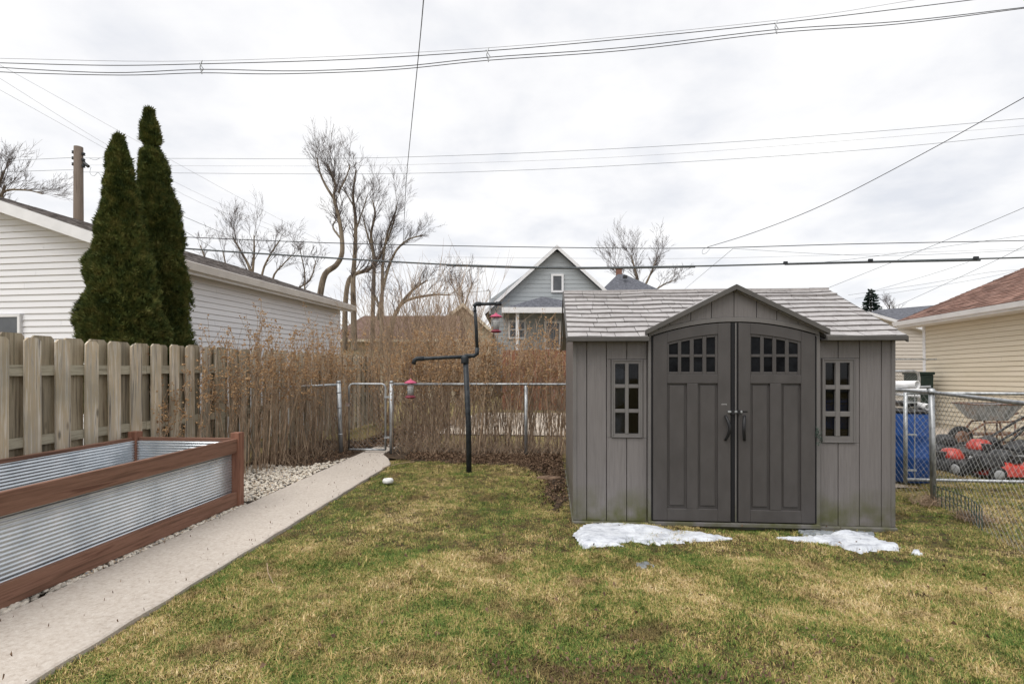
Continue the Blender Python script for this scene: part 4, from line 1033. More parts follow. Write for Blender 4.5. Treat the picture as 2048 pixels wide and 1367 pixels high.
def shingles(parent, o, ud, vd, nd, W_, Ln, ch, tw, m, prof=None, name='shingles', lift=.012):
    o, ud, vd, nd = map(Vector, (o, ud, vd, nd)); mb = MB(); n = int(Ln/ch)+1; rg = random.Random(int(W_*100))
    for i in range(n):
        v0, v1 = i*ch, min((i+1)*ch*1.0+.02, Ln)
        if v0 >= Ln-.01: break
        u0, u1 = prof(v0) if prof else (0, W_); u = u0 - rg.uniform(0, tw)*.8
        while u < u1:
            e_ = u+tw*rg.uniform(.7, 1.3); a, b = max(u, u0), min(e_-.006, u1)
            if b > a+.01:
                j = rg.uniform(.5, 1.2)*lift
                uu0, uu1 = prof(v1) if prof else (0, W_); a2, b2 = min(max(a, uu0), uu1), max(min(b, uu1), uu0)
                if b2 < a2: a2 = b2
                q_ = lambda x, y, h: o+ud*x+vd*y+nd*h
                mb.add([q_(a, v0, 0), q_(b, v0, 0), q_(b2, v1, 0), q_(a2, v1, 0), q_(a, v0, j), q_(b, v0, j), q_(b2, v1, .003), q_(a2, v1, .003)], BOXF)
            u = e_
    return mb.build(name, m, parent, local=True, kind='stuff')

# ================================================================== WHITE GARAGE (left)
GR = R(-3.7)
ge = P(300, 735, 7.65)        # eave corner under the gutter
gar = thing('white_garage', 'white vinyl-sided garage behind the board fence on the left', 'garage', (ge.x, ge.y, 0), GR)
# local: +x = outward (towards the yard), +y = deep; eave corner at x=0; wall inset .32
E = 3.10; OH = .30; LEN = 6.75; HW = 3.6; PT = .335
zr = E+(HW)*PT
MB().box((-2*HW+OH, .30, -.1), (-OH-.002, LEN-.1, E+.05)).build('wall', 'siding_white', gar, local=True)
mb = MB(); mb.add([(-2*HW+OH, .30, E+.051), (-OH-.002, .30, E+.051), (-HW, .30, zr-.12), (-2*HW+OH, .5, E+.051), (-OH-.002, .5, E+.051), (-HW, .5, zr-.12)], [(0, 1, 2), (5, 4, 3), (0, 3, 4, 1), (1, 4, 5, 2), (2, 5, 3, 0)])
mb.build('gable', 'siding_white', gar, local=True)
siding(gar, (0, .30, 0), (1, 0, 0), (0, -1, 0), lambda z: (-2*HW+OH, -OH) if z < E-.0 else (-2*HW+(z-E)/PT+.12, -(z-E)/PT-.12), .55, zr-.2, .102, 'siding_white', 3.4)
siding(gar, (-OH, .30, 0), (0, 1, 0), (1, 0, 0), lambda z: (0.022, LEN-.42), .55, E-.03, .102, 'siding_white', 3.4)
MB().box((-OH-.06, .27, .2), (-OH+.024, .32, E-.03)).build('corner_trim', 'trim_white', gar, local=True)
sl = math.atan(PT); Ls = HW/math.cos(sl)
shingles(gar, (.0, 0, E+.06), (0, 1, 0), (-math.cos(sl), 0, math.sin(sl)), (math.sin(sl), 0, math.cos(sl)), LEN, Ls, .13, .24, 'asphalt_shingle')
shingles(gar, (-2*HW, LEN, E+.06), (0, -1, 0), (math.cos(sl), 0, math.sin(sl)), (-math.sin(sl), 0, math.cos(sl)), LEN, Ls, .13, .24, 'asphalt_shingle')
for s_ in (0, 1):
    f = (lambda x: x) if s_ == 0 else (lambda x: -2*HW-x)
    v = [(f(0), .02, E+.0), (f(-HW), .02, zr+.0), (f(-HW), LEN-.02, zr), (f(0), LEN-.02, E), (f(0), .02, E+.055), (f(-HW), .02, zr+.055), (f(-HW), LEN-.02, zr+.055), (f(0), LEN-.02, E+.055)]
    MB().add(v, BOXF).build('roof_deck', 'soffit', gar, local=True)
    # rake fascia
    v = [(f(.0), -.012, E-.13), (f(-HW), -.012, zr-.13), (f(-HW), .018, zr-.13), (f(.0), .018, E-.13), (f(.0), -.012, E+.05), (f(-HW), -.012, zr+.05), (f(-HW), .018, zr+.05), (f(.0), .018, E+.05)]
    MB().add(v, BOXF).build('rake_board', 'trim_white', gar, local=True)
MB().box((-OH+.02, .02, E-.1), (-.005, LEN-.03, E-.085)).build('soffit', 'soffit', gar, local=True)
# gutter
g_ = MB(); 
g_.add([(0, 0, E-.09), (.09, 0, E-.09), (.12, 0, E+.03), (.10, 0, E+.04), (0, 0, E+.04), (0, LEN, E-.09), (.09, LEN, E-.09), (.12, LEN, E+.03), (.10, LEN, E+.04), (0, LEN, E+.04)],
       [(0, 5, 6, 1), (1, 6, 7, 2), (2, 7, 8, 3), (3, 8, 9, 4), (0, 1, 2, 3, 4), (9, 8, 7, 6, 5), (4, 9, 5, 0)])
g_.build('gutter', 'soffit', gar, local=True)
MB().box((-.003, .02, E-.14), (-.001, LEN, E-.09)).build('fascia', 'trim_white', gar, local=True)
# window at far left
mi = Matrix.Translation(gar.location) @ Matrix.Rotation(GR, 4, 'Z'); inv = mi.inverted()
def loc_on(px, py, inv=inv, yl=.28):
    o0 = inv @ Vector((0, 0, CAMZ)); o1 = inv @ P(px, py, 10); d = o1-o0; t_ = (yl-o0.y)/d.y; return o0+d*t_
a = loc_on(45, 628); b = loc_on(-60, 720)
wf = MB().box((b.x, .26, b.z), (a.x, .30, a.z)).build('window', 'trim_white', gar, local=True)
MB().box((b.x+.05, .252, b.z+.05), (a.x-.045, .262, a.z-.045)).build('pane', 'pane_house', wf, local=True)
for x0, x1, z0, z1 in ((b.x, a.x, a.z-.045, a.z), (b.x, a.x, b.z, b.z+.05)): MB().box((x0, .235, z0), (x1, .262, z1)).build('frame', 'trim_white', wf, local=True)
MB().box((a.x-.045, .235, b.z+.05), (a.x, .262, a.z-.045)).build('frame', 'trim_white', wf, local=True)

# ================================================================== CREAM GARAGE (right)
ce = P(1850, 735, 13.0); CR = R(-1.9)
cg = thing('cream_garage', 'cream-sided garage with red-brown shingle roof on the right', 'garage', (ce.x, ce.y, 0), CR, rx=R(-1.1))
# local: wall face at x=0 facing -x, running towards -y (to the camera)
CE = 2.58; CL = 9.0; CO = .42; CHW = 3.5; CP = .44
MB().box((.003, -CL, -.1), (2*CHW-2*CO, 0, CE-.05)).build('wall', 'siding_cream', cg, local=True)
siding(cg, (0, -CL, 0), (0, 1, 0), (-1, 0, 0), lambda z: (0, CL-.06), .06, CE-.06, .103, 'siding_cream', 3.6)
MB().box((-.026, -.085, 0), (.03, .012, CE-.05)).build('corner_trim', 'trim_white', cg, local=True)
sl = math.atan(CP); Lc = (CHW)/math.cos(sl)
FE = .35
shingles(cg, (-CO, FE, CE+.06), (0, -1, 0), (math.cos(sl), 0, math.sin(sl)), (-math.sin(sl), 0, math.cos(sl)), CL+FE, Lc, .14, .30, 'brown_shingle', lift=.016)
MB().hexa([(-CO, -CL, CE), (CHW-CO, -CL, CE+CHW*CP), (CHW-CO, FE, CE+CHW*CP), (-CO, FE, CE), (-CO, -CL, CE+.055), (CHW-CO, -CL, CE+CHW*CP+.055), (CHW-CO, FE, CE+CHW*CP+.055), (-CO, FE, CE+.055)]).build('roof_deck', 'tan_shingle', cg, local=True)
MB().hexa([(CHW-CO, -CL, CE+CHW*CP), (2*CHW-CO, -CL, CE), (2*CHW-CO, FE, CE), (CHW-CO, FE, CE+CHW*CP), (CHW-CO, -CL, CE+CHW*CP+.055), (2*CHW-CO, -CL, CE+.055), (2*CHW-CO, FE, CE+.055), (CHW-CO, FE, CE+CHW*CP+.055)]).build('roof_slope', 'brown_shingle', cg, local=True)
MB().box((-CO-.015, -CL, CE-.12), (-CO, FE, CE+.05)).build('fascia', 'trim_white', cg, local=True)
g_ = MB(); g_.add([(-CO-.016, -CL, CE-.07), (-CO-.1, -CL, CE-.07), (-CO-.13, -CL, CE+.03), (-CO-.016, -CL, CE+.04), (-CO-.016, FE, CE-.07), (-CO-.1, FE, CE-.07), (-CO-.13, FE, CE+.03), (-CO-.016, FE, CE+.04)],
                  [(0, 1, 5, 4), (1, 2, 6, 5), (2, 3, 7, 6), (3, 0, 4, 7), (3, 2, 1, 0), (4, 5, 6, 7)])
g_.build('gutter', 'trim_white', cg, local=True)
MB().box((-CO, -CL, CE-.12), (.0, FE, CE-.10)).build('soffit', 'soffit', cg, local=True)
MB().add([(0, 0, CE-.05), (2*CHW-2*CO, 0, CE-.05), (CHW-CO, 0, CE+CHW*CP-.1), (0, -.1, CE-.05), (2*CHW-2*CO, -.1, CE-.05), (CHW-CO, -.1, CE+CHW*CP-.1)], [(0, 2, 1), (3, 4, 5), (0, 1, 4, 3), (1, 2, 5, 4), (2, 0, 3, 5)]).build('gable', 'siding_cream', cg, local=True)
# pale garage behind it
pg0 = P(1735, 735, 17.5); pg = thing('pale_garage', 'pale sided garage seen between the shed and the cream garage', 'garage', (pg0.x, pg0.y, 0), YAW)
zt0, zt1 = P(1775, 643, 17.5).z, P(1845, 663, 17.5).z; k_ = (zt1-zt0)/((1845-1775)/FPX*17.5)
x75 = (1775-1735)/FPX*17.5
topz = lambda x: zt0 + k_*(x-x75)
MB().hexa([(0, .0, -.1), (4.2, 0, -.1), (4.2, 5, -.1), (0, 5, -.1), (0, 0, topz(0)), (4.2, 0, topz(4.2)), (4.2, 5, topz(4.2)), (0, 5, topz(0))]).build('wall', 'siding_pale', pg, local=True)
siding(pg, (0, 0, 0), (1, 0, 0), (0, -1, 0), lambda z: (0, 4.2 if z < topz(4.2) else min(4.2, (z-zt0)/k_+x75)), .3, topz(0)-.02, .12, 'siding_pale')
MB().hexa([(-.1, -.2, topz(-.1)), (4.3, -.2, topz(4.3)), (4.3, 5.1, topz(4.3)), (-.1, 5.1, topz(-.1)), (-.1, -.2, topz(-.1)+.1), (4.3, -.2, topz(4.3)+.1), (4.3, 5.1, topz(4.3)+.1), (-.1, 5.1, topz(-.1)+.1)]).build('roof', 'trim_white', pg, local=True)
# grey roofed house further off
hg = P(1880, 735, 27); hh = thing('grey_roofed_house', 'distant house with grey hipped roof behind the cream garage', 'house', (hg.x, hg.y, 0), YAW)
def hz(py): return CAMZ+(HOR-py)/FPX*27
def hx(px): return (px-1880)/FPX*27
z0_, z1_ = hz(648), hz(607)
MB().box((hx(1800), 0, -.1), (hx(2100), 6, z0_)).build('wall', 'siding_pale', hh, local=True)
ro = MB().add([(hx(1790), -.5, z0_), (hx(2110), -.5, z0_), (hx(2110), 6.5, z0_), (hx(1790), 6.5, z0_), (hx(1832), 3, z1_), (hx(2060), 3, z1_+.5)], [(0, 1, 5, 4), (1, 2, 5), (2, 3, 4, 5), (3, 0, 4), (0, 3, 2, 1)]); ro.build('roof', 'dark_shingle', hh, local=True)
MB().box((hx(1786), -.6, z0_-.12), (hx(2112), -.5, z0_+.02)).build('gutter', 'trim_white', hh, local=True)
# chain-link run behind the barrel
bf = thing('chain_link_fence', 'far chain-link fence corner in front of the pale garage', 'fence', P(1800, 735, 12))
y_ = 12.3
xa, xb = atY(1740, 735, y_).x, atY(1838, 735, y_).x
MB().tube([(xa, y_, 1.34), (xb-.1, y_, 1.34), (xb-.02, y_, 1.3), (xb, y_, 1.2), (xb, y_, 0)], .03, 8).build('gate_frame', 'steel', bf, True)
mesh_panel((xa, y_+.01, 0), (xb, y_+.01, 0), .05, 1.32, .06, .003).build('wire_mesh', 'wire', bf, kind='stuff')
MB().tube([(xa, y_+.6, 1.62), (xb+.8, y_+.6, 1.62)], .02, 6).build('top_rail', 'steel', bf)
bb = P(1843, 735, 12.6); bn = thing('waste_bin', 'dark green bin at the corner of the cream garage', 'bin', (bb.x, bb.y, 0))
MB().hexa([(bb.x-.2, bb.y-.2, 0), (bb.x+.12, bb.y-.2, 0), (bb.x+.12, bb.y+.2, 0), (bb.x-.2, bb.y+.2, 0), (bb.x-.26, bb.y-.24, 1.25), (bb.x+.12, bb.y-.24, 1.25), (bb.x+.12, bb.y+.26, 1.25), (bb.x-.26, bb.y+.26, 1.25)]).build('body', 'bin_dark', bn, bevel=.02)
MB().box((bb.x-.28, bb.y-.26, 1.25), (bb.x+.14, bb.y+.28, 1.32)).build('lid', 'bin_dark', bn, bevel=.02)

# ================================================================== HOUSES BEHIND
D1 = 30.
def hx1(px): return (px-1113)/FPX*D1
def hz1(py): return CAMZ+(HOR-py)/FPX*D1
h0 = P(1113, 735, D1); h0.z = 0
bh = thing('blue_grey_house', 'blue-grey gabled house with white trim and a porch behind the hedge', 'house', h0, YAW)
xL, xRr = hx1(982), hx1(1232); zpk = hz1(492); zev = hz1(618)
sg = (zpk-zev)/(0-hx1(974))
MB().box((xL, .02, -.1), (xRr, 9, zev+.6)).build('wall', 'siding_blue', bh, local=True)
MB().add([(xL, .02, zev+.61), (xRr, .02, zev+.61), (0, .02, zpk-.3), (xL, 9, zev+.61), (xRr, 9, zev+.61), (0, 9, zpk-.3)], [(0, 1, 2), (5, 4, 3), (0, 3, 4, 1), (1, 4, 5, 2), (2, 5, 3, 0)]).build('gable', 'siding_blue', bh, local=True)
siding(bh, (0, 0.02, 0), (1, 0, 0), (0, -1, 0), lambda z: (max(xL, -(zpk-.12-z)/sg+.1), min(xRr, (zpk-.12-z)/sg-.1)), .3, zpk-.35, .25, 'siding_blue')
for s_ in (-1, 1):
    xe = s_*abs(hx1(970)); ze = zpk-sg*abs(xe)
    v = [(0, -.35, zpk-.22), (xe, -.35, ze-.22), (xe, 9, ze-.22), (0, 9, zpk-.22), (0, -.35, zpk), (xe, -.35, ze), (xe, 9, ze), (0, 9, zpk)]
    MB().add(v, BOXF if s_ > 0 else [tuple(reversed(f)) for f in BOXF]).build('roof', 'dark_shingle', bh, local=True)
    v = [(0, -.42, zpk-.25), (xe, -.42, ze-.25), (xe, -.36, ze-.25), (0, -.36, zpk-.25), (0, -.42, zpk-.02), (xe, -.42, ze-.02), (xe, -.36, ze-.02), (0, -.36, zpk-.02)]
    MB().add(v, BOXF if s_ > 0 else [tuple(reversed(f)) for f in BOXF]).build('rake_board', 'trim_white', bh, local=True)
def hwin(parent, x0, x1, z0, z1, y, fm='trim_white', t=.12, mull=False, name='window'):
    f = MB().box((x0, y-.05, z0), (x1, y-.022, z1)).build(name, fm, parent, local=True)
    MB().box((x0+t, y-.06, z0+t), (x1-t, y-.052, z1-t)).build('pane', 'pane_house', f, local=True)
    for a in ((x0, x0+t, z0, z1), (x1-t, x1, z0, z1), (x0+t, x1-t, z0, z0+t), (x0+t, x1-t, z1-t, z1)): MB().box((a[0], y-.1, a[2]), (a[1], y-.051, a[3])).build('frame', fm, f, local=True)
    if mull: zm = (z0+z1)/2; MB().box((x0+t, y-.09, zm-.04), (x1-t, y-.061, zm+.04)).build('frame', fm, f, local=True)
hwin(bh, hx1(1102), hx1(1127), hz1(585), hz1(548), 0)
hwin(bh, hx1(1016), hx1(1052), hz1(678), hz1(640), 0, mull=True)
hwin(bh, hx1(1150), hx1(1175), hz1(678), hz1(642), 0, mull=True)
hwin(bh, hx1(1088), hx1(1122), hz1(700), hz1(642), 0, name='door')
# porch
xa, xb, xm = hx1(1012), hx1(1185), hx1(1085); za, zb_ = hz1(624), hz1(597)
MB().add([(xa-.1, -2.2, za), (xb, -2.2, za), (xb, 0, za), (xa-.1, 0, za), (xm, -.9, zb_), (xm, 0, zb_)], [(0, 1, 4), (1, 2, 5, 4), (3, 0, 4, 5), (0, 3, 2, 1), (2, 3, 5)]).build('porch_roof', 'dark_shingle', bh, local=True)
MB().box((xa-.2, -2.3, za-.28), (xb, -2.2, za+.02)).build('porch_fascia', 'trim_white', bh, local=True)
MB().box((xa-.2, -2.199, za-.28), (xa-.1, 0, za+.02)).build('porch_fascia', 'trim_white', bh, local=True)
for px_ in (1034, 1128, 1180): MB().box((hx1(px_)-.09, -2.1, 0), (hx1(px_)+.09, -1.93, za-.281)).build('porch_post', 'trim_white', bh, local=True)
MB().box((hx1(1034)+.1, -2.05, 1.55), (hx1(1128)-.1, -1.98, 1.62)).build('porch_rail', 'black', bh, local=True)
for k in range(14): x = hx1(1036)+(hx1(1178)-hx1(1036))*k/13; MB().box((x, -2.03, .85), (x+.025, -2.0, 1.55)).build('baluster', 'black', bh, local=True)
MB().box((xa, -2.2, -.1), (xb, .01, .8)).build('porch_floor', 'siding_blue', bh, local=True)
# service mast on the left roof
tag(MB().tube([P(980, 628, 29.5), P(980, 583, 29.5), P(977, 579, 29.5), P(973, 582, 29.5)], .045, 6).build('service_mast', 'steel'), 'thin bent service mast beside the blue-grey house roof', 'mast')
# dark hip roof house
D2 = 44.; h2 = P(1252, 735, D2); h2.z = 0; dh = thing('dark_roofed_house', 'far house with charcoal pyramid roof and brick chimney behind the shed', 'house', h2, YAW)
a_ = lambda px: (px-1252)/FPX*D2; z_ = lambda py: CAMZ+(HOR-py)/FPX*D2
MB().box((a_(1205), 0, -.1), (a_(1330), 6, z_(590))).build('wall', 'siding_tan', dh, local=True)
MB().add([(a_(1195), -.4, z_(590)), (a_(1338), -.4, z_(590)), (a_(1338), 6.2, z_(590)), (a_(1195), 6.2, z_(590)), (a_(1248), 2.6, z_(537)), (a_(1262), 2.6, z_(537))], [(0, 1, 5, 4), (1, 2, 5), (2, 3, 4, 5), (3, 0, 4), (0, 3, 2, 1)]).build('roof', 'dark_shingle', dh, local=True)
ch_ = MB().box((a_(1248), 3.0, z_(560)), (a_(1259), 3.45, z_(524))).build('chimney', 'brick', dh, local=True)
MB().box((a_(1246), 2.95, z_(524)), (a_(1261), 3.5, z_(521.5))).build('chimney_cap', 'concrete', ch_, local=True)
MB().box((a_(1253), 1.2, z_(551)), (a_(1261), 1.5, z_(545))).build('roof_vent', 'engine', dh, local=True)
# tan house and its long brown garage roof
D3 = 26.; h3 = P(928, 735, D3); h3.z = 0; th_ = thing('tan_house', 'tan gabled house with white trim behind the left hedge', 'house', h3, YAW)
a_ = lambda px: (px-928)/FPX*D3; z_ = lambda py: CAMZ+(HOR-py)/FPX*D3
zp, ze_ = z_(608), z_(662)
MB().box((a_(862), .02, -.1), (a_(982), 6, ze_)).build('wall', 'siding_tan', th_, local=True)
MB().add([(a_(862), .02, ze_+.001), (a_(982), .02, ze_+.001), (a_(926), .02, zp-.1), (a_(862), 5, ze_+.001), (a_(982), 5, ze_+.001), (a_(926), 5, zp-.1)], [(0, 1, 2), (5, 4, 3), (0, 3, 4, 1), (1, 4, 5, 2), (2, 5, 3, 0)]).build('gable', 'siding_tan', th_, local=True)
siding(th_, (0, .02, 0), (1, 0, 0), (0, -1, 0), lambda z: (a_(862)+max(0, (z-ze_))/(zp-ze_)*(a_(926)-a_(862)), a_(982)-max(0, (z-ze_))/(zp-ze_)*(a_(982)-a_(926))), .3, zp-.15, .2, 'siding_tan')
for x1, s_ in ((858, -1), (986, 1)):
    v = [(a_(927), -.3, zp-.12), (a_(x1), -.3, ze_-.14), (a_(x1), 6, ze_-.14), (a_(927), 6, zp-.12), (a_(927), -.3, zp+.03), (a_(x1), -.3, ze_+.02), (a_(x1), 6, ze_+.02), (a_(927), 6, zp+.03)]
    MB().add(v, BOXF if s_ > 0 else [tuple(reversed(f)) for f in BOXF]).build('roof', 'tan_shingle', th_, local=True)
    v = [(a_(927), -.36, zp-.16), (a_(x1), -.36, ze_-.18), (a_(x1), -.31, ze_-.18), (a_(927), -.31, zp-.16), (a_(927), -.36, zp+.03), (a_(x1), -.36, ze_+.01), (a_(x1), -.31, ze_+.01), (a_(927), -.31, zp+.03)]
    MB().add(v, BOXF if s_ > 0 else [tuple(reversed(f)) for f in BOXF]).build('rake_board', 'siding_cream', th_, local=True)
D4 = 22.; h4 = P(780, 735, D4); h4.z = 0; tg = thing('brown_roofed_garage', 'low tan garage with long brown roof seen through the hedge', 'garage', h4, YAW)
a_ = lambda px: (px-780)/FPX*D4; z_ = lambda py: CAMZ+(HOR-py)/FPX*D4
MB().box((a_(668), 0.02, -.1), (a_(915), 5.6, z_(682))).build('wall', 'siding_tan', tg, local=True)
siding(tg, (0, .02, 0), (1, 0, 0), (0, -1, 0), lambda z: (a_(668), a_(915)), .2, z_(683), .15, 'siding_tan')
MB().add([(a_(655), -.4, z_(680)), (a_(925), -.4, z_(680)), (a_(925), 6, z_(680)), (a_(655), 6, z_(680)), (a_(690), 2.8, z_(618)), (a_(905), 2.8, z_(618))], [(0, 1, 5, 4), (1, 2, 5), (2, 3, 4, 5), (3, 0, 4), (0, 3, 2, 1)]).build('roof', 'tan_shingle', tg, local=True)
MB().box((a_(655), -.46, z_(684)), (a_(925), -.4, z_(679))).build('fascia', 'siding_cream', tg, local=True)

# red-brown board fence across the alley
rb = thing('red_brown_fence', 'red-brown board fence across the alley behind the hedge', 'fence', (0, 17.2, 0))
x = -1.6
while x < 5.6:
    h = 2.02+jit(.02); MB().box((x, 17.2+jit(.006), 0), (x+.135, 17.225, h)).build('fence_board', 'fence_red', rb); x += .145
for z in (.4, 1.7): MB().box((-1.6, 17.235, z), (5.6, 17.275, z+.09)).build('rail', 'fence_red', rb)

# ================================================================== TREES
def limb(mb, p, d, ln, r, rg, n=5, wob=.12, up=.05, sides=4, r_end=.45):
    pts_ = [Vector(p)]; d = Vector(d).normalized(); rr = [r]
    for i in range(n):
        d = (d + Vector((rg.gauss(0, wob), rg.gauss(0, wob), rg.gauss(0, wob)+up))).normalized()
        pts_.append(pts_[-1]+d*ln/n); rr.append(r*(1-(1-r_end)*(i+1)/n))
    mb.tube(pts_, rr, sides, cap=False); return pts_, rr, d
def grow(mb, p, d, ln, r, lev, rg, kids=(4, 6), ratio=.62, spread=.75, up=.06, rmin=.004):
    sides = 5 if r > .03 else 3
    pts_, rr, _ = limb(mb, p, d, ln, r, rg, n=4 if lev > 1 else 2, up=up*.8, sides=sides, wob=.07)
    if lev <= 0: return
    k = rg.randint(*kids)
    for i in range(k):
        t_ = rg.uniform(.25, 1.) if i else 1.; ix = min(int(t_*(len(pts_)-1)), len(pts_)-2); a = pts_[ix].lerp(pts_[ix+1], t_*(len(pts_)-1)-ix)
        dd = (pts_[ix+1]-pts_[ix]).normalized(); q_ = Vector((rg.gauss(0, 1), rg.gauss(0, 1), rg.gauss(0, .7))); q_ = (q_-dd*q_.dot(dd)).normalized()
        nd = (dd+q_*spread*rg.uniform(.5, 1.2)+Vector((0, 0, up*2))).normalized()
        grow(mb, a, nd, ln*ratio*rg.uniform(.7, 1.2), max(rmin, rr[ix]*.58), lev-1, rg, kids, ratio, spread, up, rmin)
def guided(mb, tw, pxs, D, r0, r1, rg, kid_len, lev=3, every=2, sub=4, start=.35, spread=.8, rmin=.006, density=1.0, dz=0):
    pts_ = [P(x, y, D+dz*i) for i, (x, y) in enumerate(pxs)]
    # smooth
    out = []; n = len(pts_)
    for i in range(n-1):
        p0, p1, p2, p3 = pts_[max(i-1, 0)], pts_[i], pts_[i+1], pts_[min(i+2, n-1)]
        for k in range(sub):
            t_ = k/sub; out.append(.5*((2*p1)+(p2-p0)*t_+(2*p0-5*p1+4*p2-p3)*t_*t_+(3*p1-p0-3*p2+p3)*t_**3))
    out.append(pts_[-1]); N_ = len(out); rr = [r0+(r1-r0)*i/(N_-1) for i in range(N_)]
    mb.tube(out, rr, 7, cap=False)
    for i in range(int(N_*start), N_):
        for _ in range(2 if rg.random() < density-1 else 1):
            if rg.random() > density: continue
            dd = (out[min(i+1, N_-1)]-out[max(i-1, 0)]).normalized(); q_ = Vector((rg.gauss(0, 1), rg.gauss(0, .8), rg.gauss(0, .4))); q_ = (q_-dd*q_.dot(dd)).normalized()
            grow(tw, out[i], (dd+q_*spread*.75+Vector((0, 0, .25))).normalized(), kid_len*.78*rg.uniform(.4, 1.2), max(rmin*1.4, rr[i]*.36), lev, rg, (3, 4), .68, .62, .05, rmin*.62)
def tree(name, label, base, limbs, D, seed, lev=2, mtw='bark_far', **kw):
    b = P(*base, D); b.z = 0; o = thing(name, label, 'tree', b, group='bare trees')
    mb, tw = MB(), MB(); rg = random.Random(seed)
    for (pxs, r0, r1, kl) in limbs: guided(mb, tw, pxs, D, r0, r1, rg, kl, lev=lev, **kw)
    mb.build('trunk', 'bark', o, True); tw.build('twigs', mtw, o, kind='stuff')
    return o
DT = 19.
tree('bare_tree', 'tall bare tree with a sharply bent trunk rising over the white garage', (645, 735), [
    ([(632, 700), (636, 640), (640, 590), (650, 548), (672, 530), (684, 505), (682, 460), (676, 430), (668, 395), (671, 370), (664, 350), (655, 328)], .14, .025, 1.0),
    ([(670, 400), (652, 372), (640, 345), (634, 315)], .055, .02, .8),
    ([(676, 385), (692, 355), (700, 330)], .04, .015, .7),
    ([(684, 480), (666, 455), (672, 440)], .04, .02, .25)], DT, 3, lev=3, start=.5, density=1.35, rmin=.006)
tree('bare_tree', 'straight slim bare tree next to the bent one', (705, 735), [
    ([(708, 700), (707, 620), (706, 560), (710, 500), (711, 440), (706, 390), (712, 340)], .13, .03, .9),
    ([(708, 470), (722, 430), (735, 390)], .04, .015, .7),
    ([(706, 410), (692, 385), (684, 370)], .03, .012, .5)], DT+1, 5, lev=3, start=.35, density=1.2, rmin=.006)
tree('bare_tree', 'broad multi-stemmed bare tree standing left of the hanging service wire', (745, 735), [
    ([(690, 700), (690, 620), (696, 565), (710, 548), (735, 540), (752, 525), (770, 490), (785, 450), (795, 405)], .12, .02, .9),
    ([(745, 700), (746, 600), (748, 520), (742, 470), (750, 430), (745, 400)], .10, .025, .8),
    ([(762, 700), (764, 600), (766, 520), (774, 470), (788, 430)], .09, .025, .8),
    ([(755, 640), (770, 560), (790, 505), (815, 480), (845, 470)], .07, .02, .6),
    ([(752, 520), (735, 470), (725, 430)], .05, .02, .7)], DT+2, 8, lev=3, start=.35, density=1.3, rmin=.006)
tree('bare_tree', 'low spreading bare tree right of the multi-stemmed one', (775, 735), [
    ([(775, 700), (790, 630), (820, 585), (855, 560)], .10, .02, 1.0), ([(770, 690), (800, 610), (860, 590), (900, 590)], .08, .02, .9),
    ([(765, 680), (760, 620), (745, 580)], .08, .03, .9)], DT-1, 12, lev=3, start=.35, density=1.2, rmin=.0075)
D6 = 30.
tree('bare_tree', 'wide bare tree above the roof of the white garage', (505, 735), [
    ([(500, 700), (505, 600), (500, 540), (480, 500), (466, 475)], .14, .03, 1.3), ([(503, 560), (508, 510), (508, 470)], .09, .03, 1.2),
    ([(520, 600), (525, 545), (540, 510), (560, 480)], .08, .03, 1.2), ([(545, 640), (545, 560), (565, 530), (590, 505)], .08, .02, 1.1)], D6, 21, lev=3, start=.4, density=1.1, rmin=.009)
tree('bare_tree', 'faint bare tree low behind the garage roof beside the cedars', (415, 735), [
    ([(420, 660), (415, 540), (400, 490)], .1, .03, 1.3), ([(450, 660), (455, 560), (445, 500)], .09, .03, 1.2)], D6+3, 22, lev=3, start=.4, rmin=.009)
tree('bare_tree', 'thin bare tree between the hedge tops and the garage gutter', (600, 735), [
    ([(570, 660), (590, 585), (620, 560), (632, 520)], .06, .02, .8), ([(600, 660), (610, 560), (600, 500)], .05, .02, .8)], 24., 23, lev=3, start=.35, rmin=.008)
tree('bare_tree', 'small distant bare tree left of the blue-grey house', (926, 735), [
    ([(926, 690), (927, 630), (925, 590), (918, 565)], .12, .03, 1.5), ([(927, 620), (938, 585), (945, 565)], .07, .03, 1.4), ([(926, 620), (915, 590), (908, 575)], .06, .03, 1.2)], 42., 31, lev=3, start=.4, rmin=.012)
tree('bare_tree', 'round-crowned bare tree behind the charcoal pyramid roof', (1280, 735), [
    ([(1280, 680), (1280, 590), (1270, 540), (1262, 510)], .22, .05, 2.0), ([(1281, 590), (1300, 550), (1312, 520)], .15, .04, 1.9),
    ([(1280, 600), (1250, 560), (1228, 530)], .14, .04, 1.9), ([(1284, 600), (1325, 570), (1350, 560)], .12, .03, 1.5)], 52., 32, lev=3, start=.35, density=1.9, rmin=.016)
tree('bare_tree', 'tiny bare tree right of the distant spruce', (1782, 735), [([(1784, 690), (1782, 640), (1778, 610)], .09, .03, .9), ([(1783, 650), (1789, 620)], .05, .02, .7)], 34., 33, lev=3, start=.35, rmin=.01)
tree('bare_tree', 'large bare tree at the left edge above the white garage', (10, 735), [
    ([(-60, 700), (-50, 500), (-20, 440), (0, 400), (10, 370)], .18, .04, 1.3), ([(-40, 480), (0, 390), (50, 380), (85, 388)], .07, .02, 1.2), ([(-30, 450), (5, 350), (8, 345)], .08, .03, 1.0)], 24., 35, lev=3, start=.4, density=1.3, rmin=.009)
# thicket behind the gate
o = thing('thicket', 'tangled bare grey-brown thicket between the garage end and the hedge', 'bush', (-2.9, 13, 0))
mb = MB(); rg = random.Random(40)
for k in range(120):
    b = Vector((rg.uniform(-4.4, -1.9), rg.uniform(12.2, 14), 0)); grow(mb, b, (rg.gauss(0, .25), rg.gauss(0, .2), 1), rg.uniform(1.7, 2.5), .016, 2, rg, (3, 5), .55, .5, .05, .0045)
mb.build('branches', 'stem', o, kind='stuff')
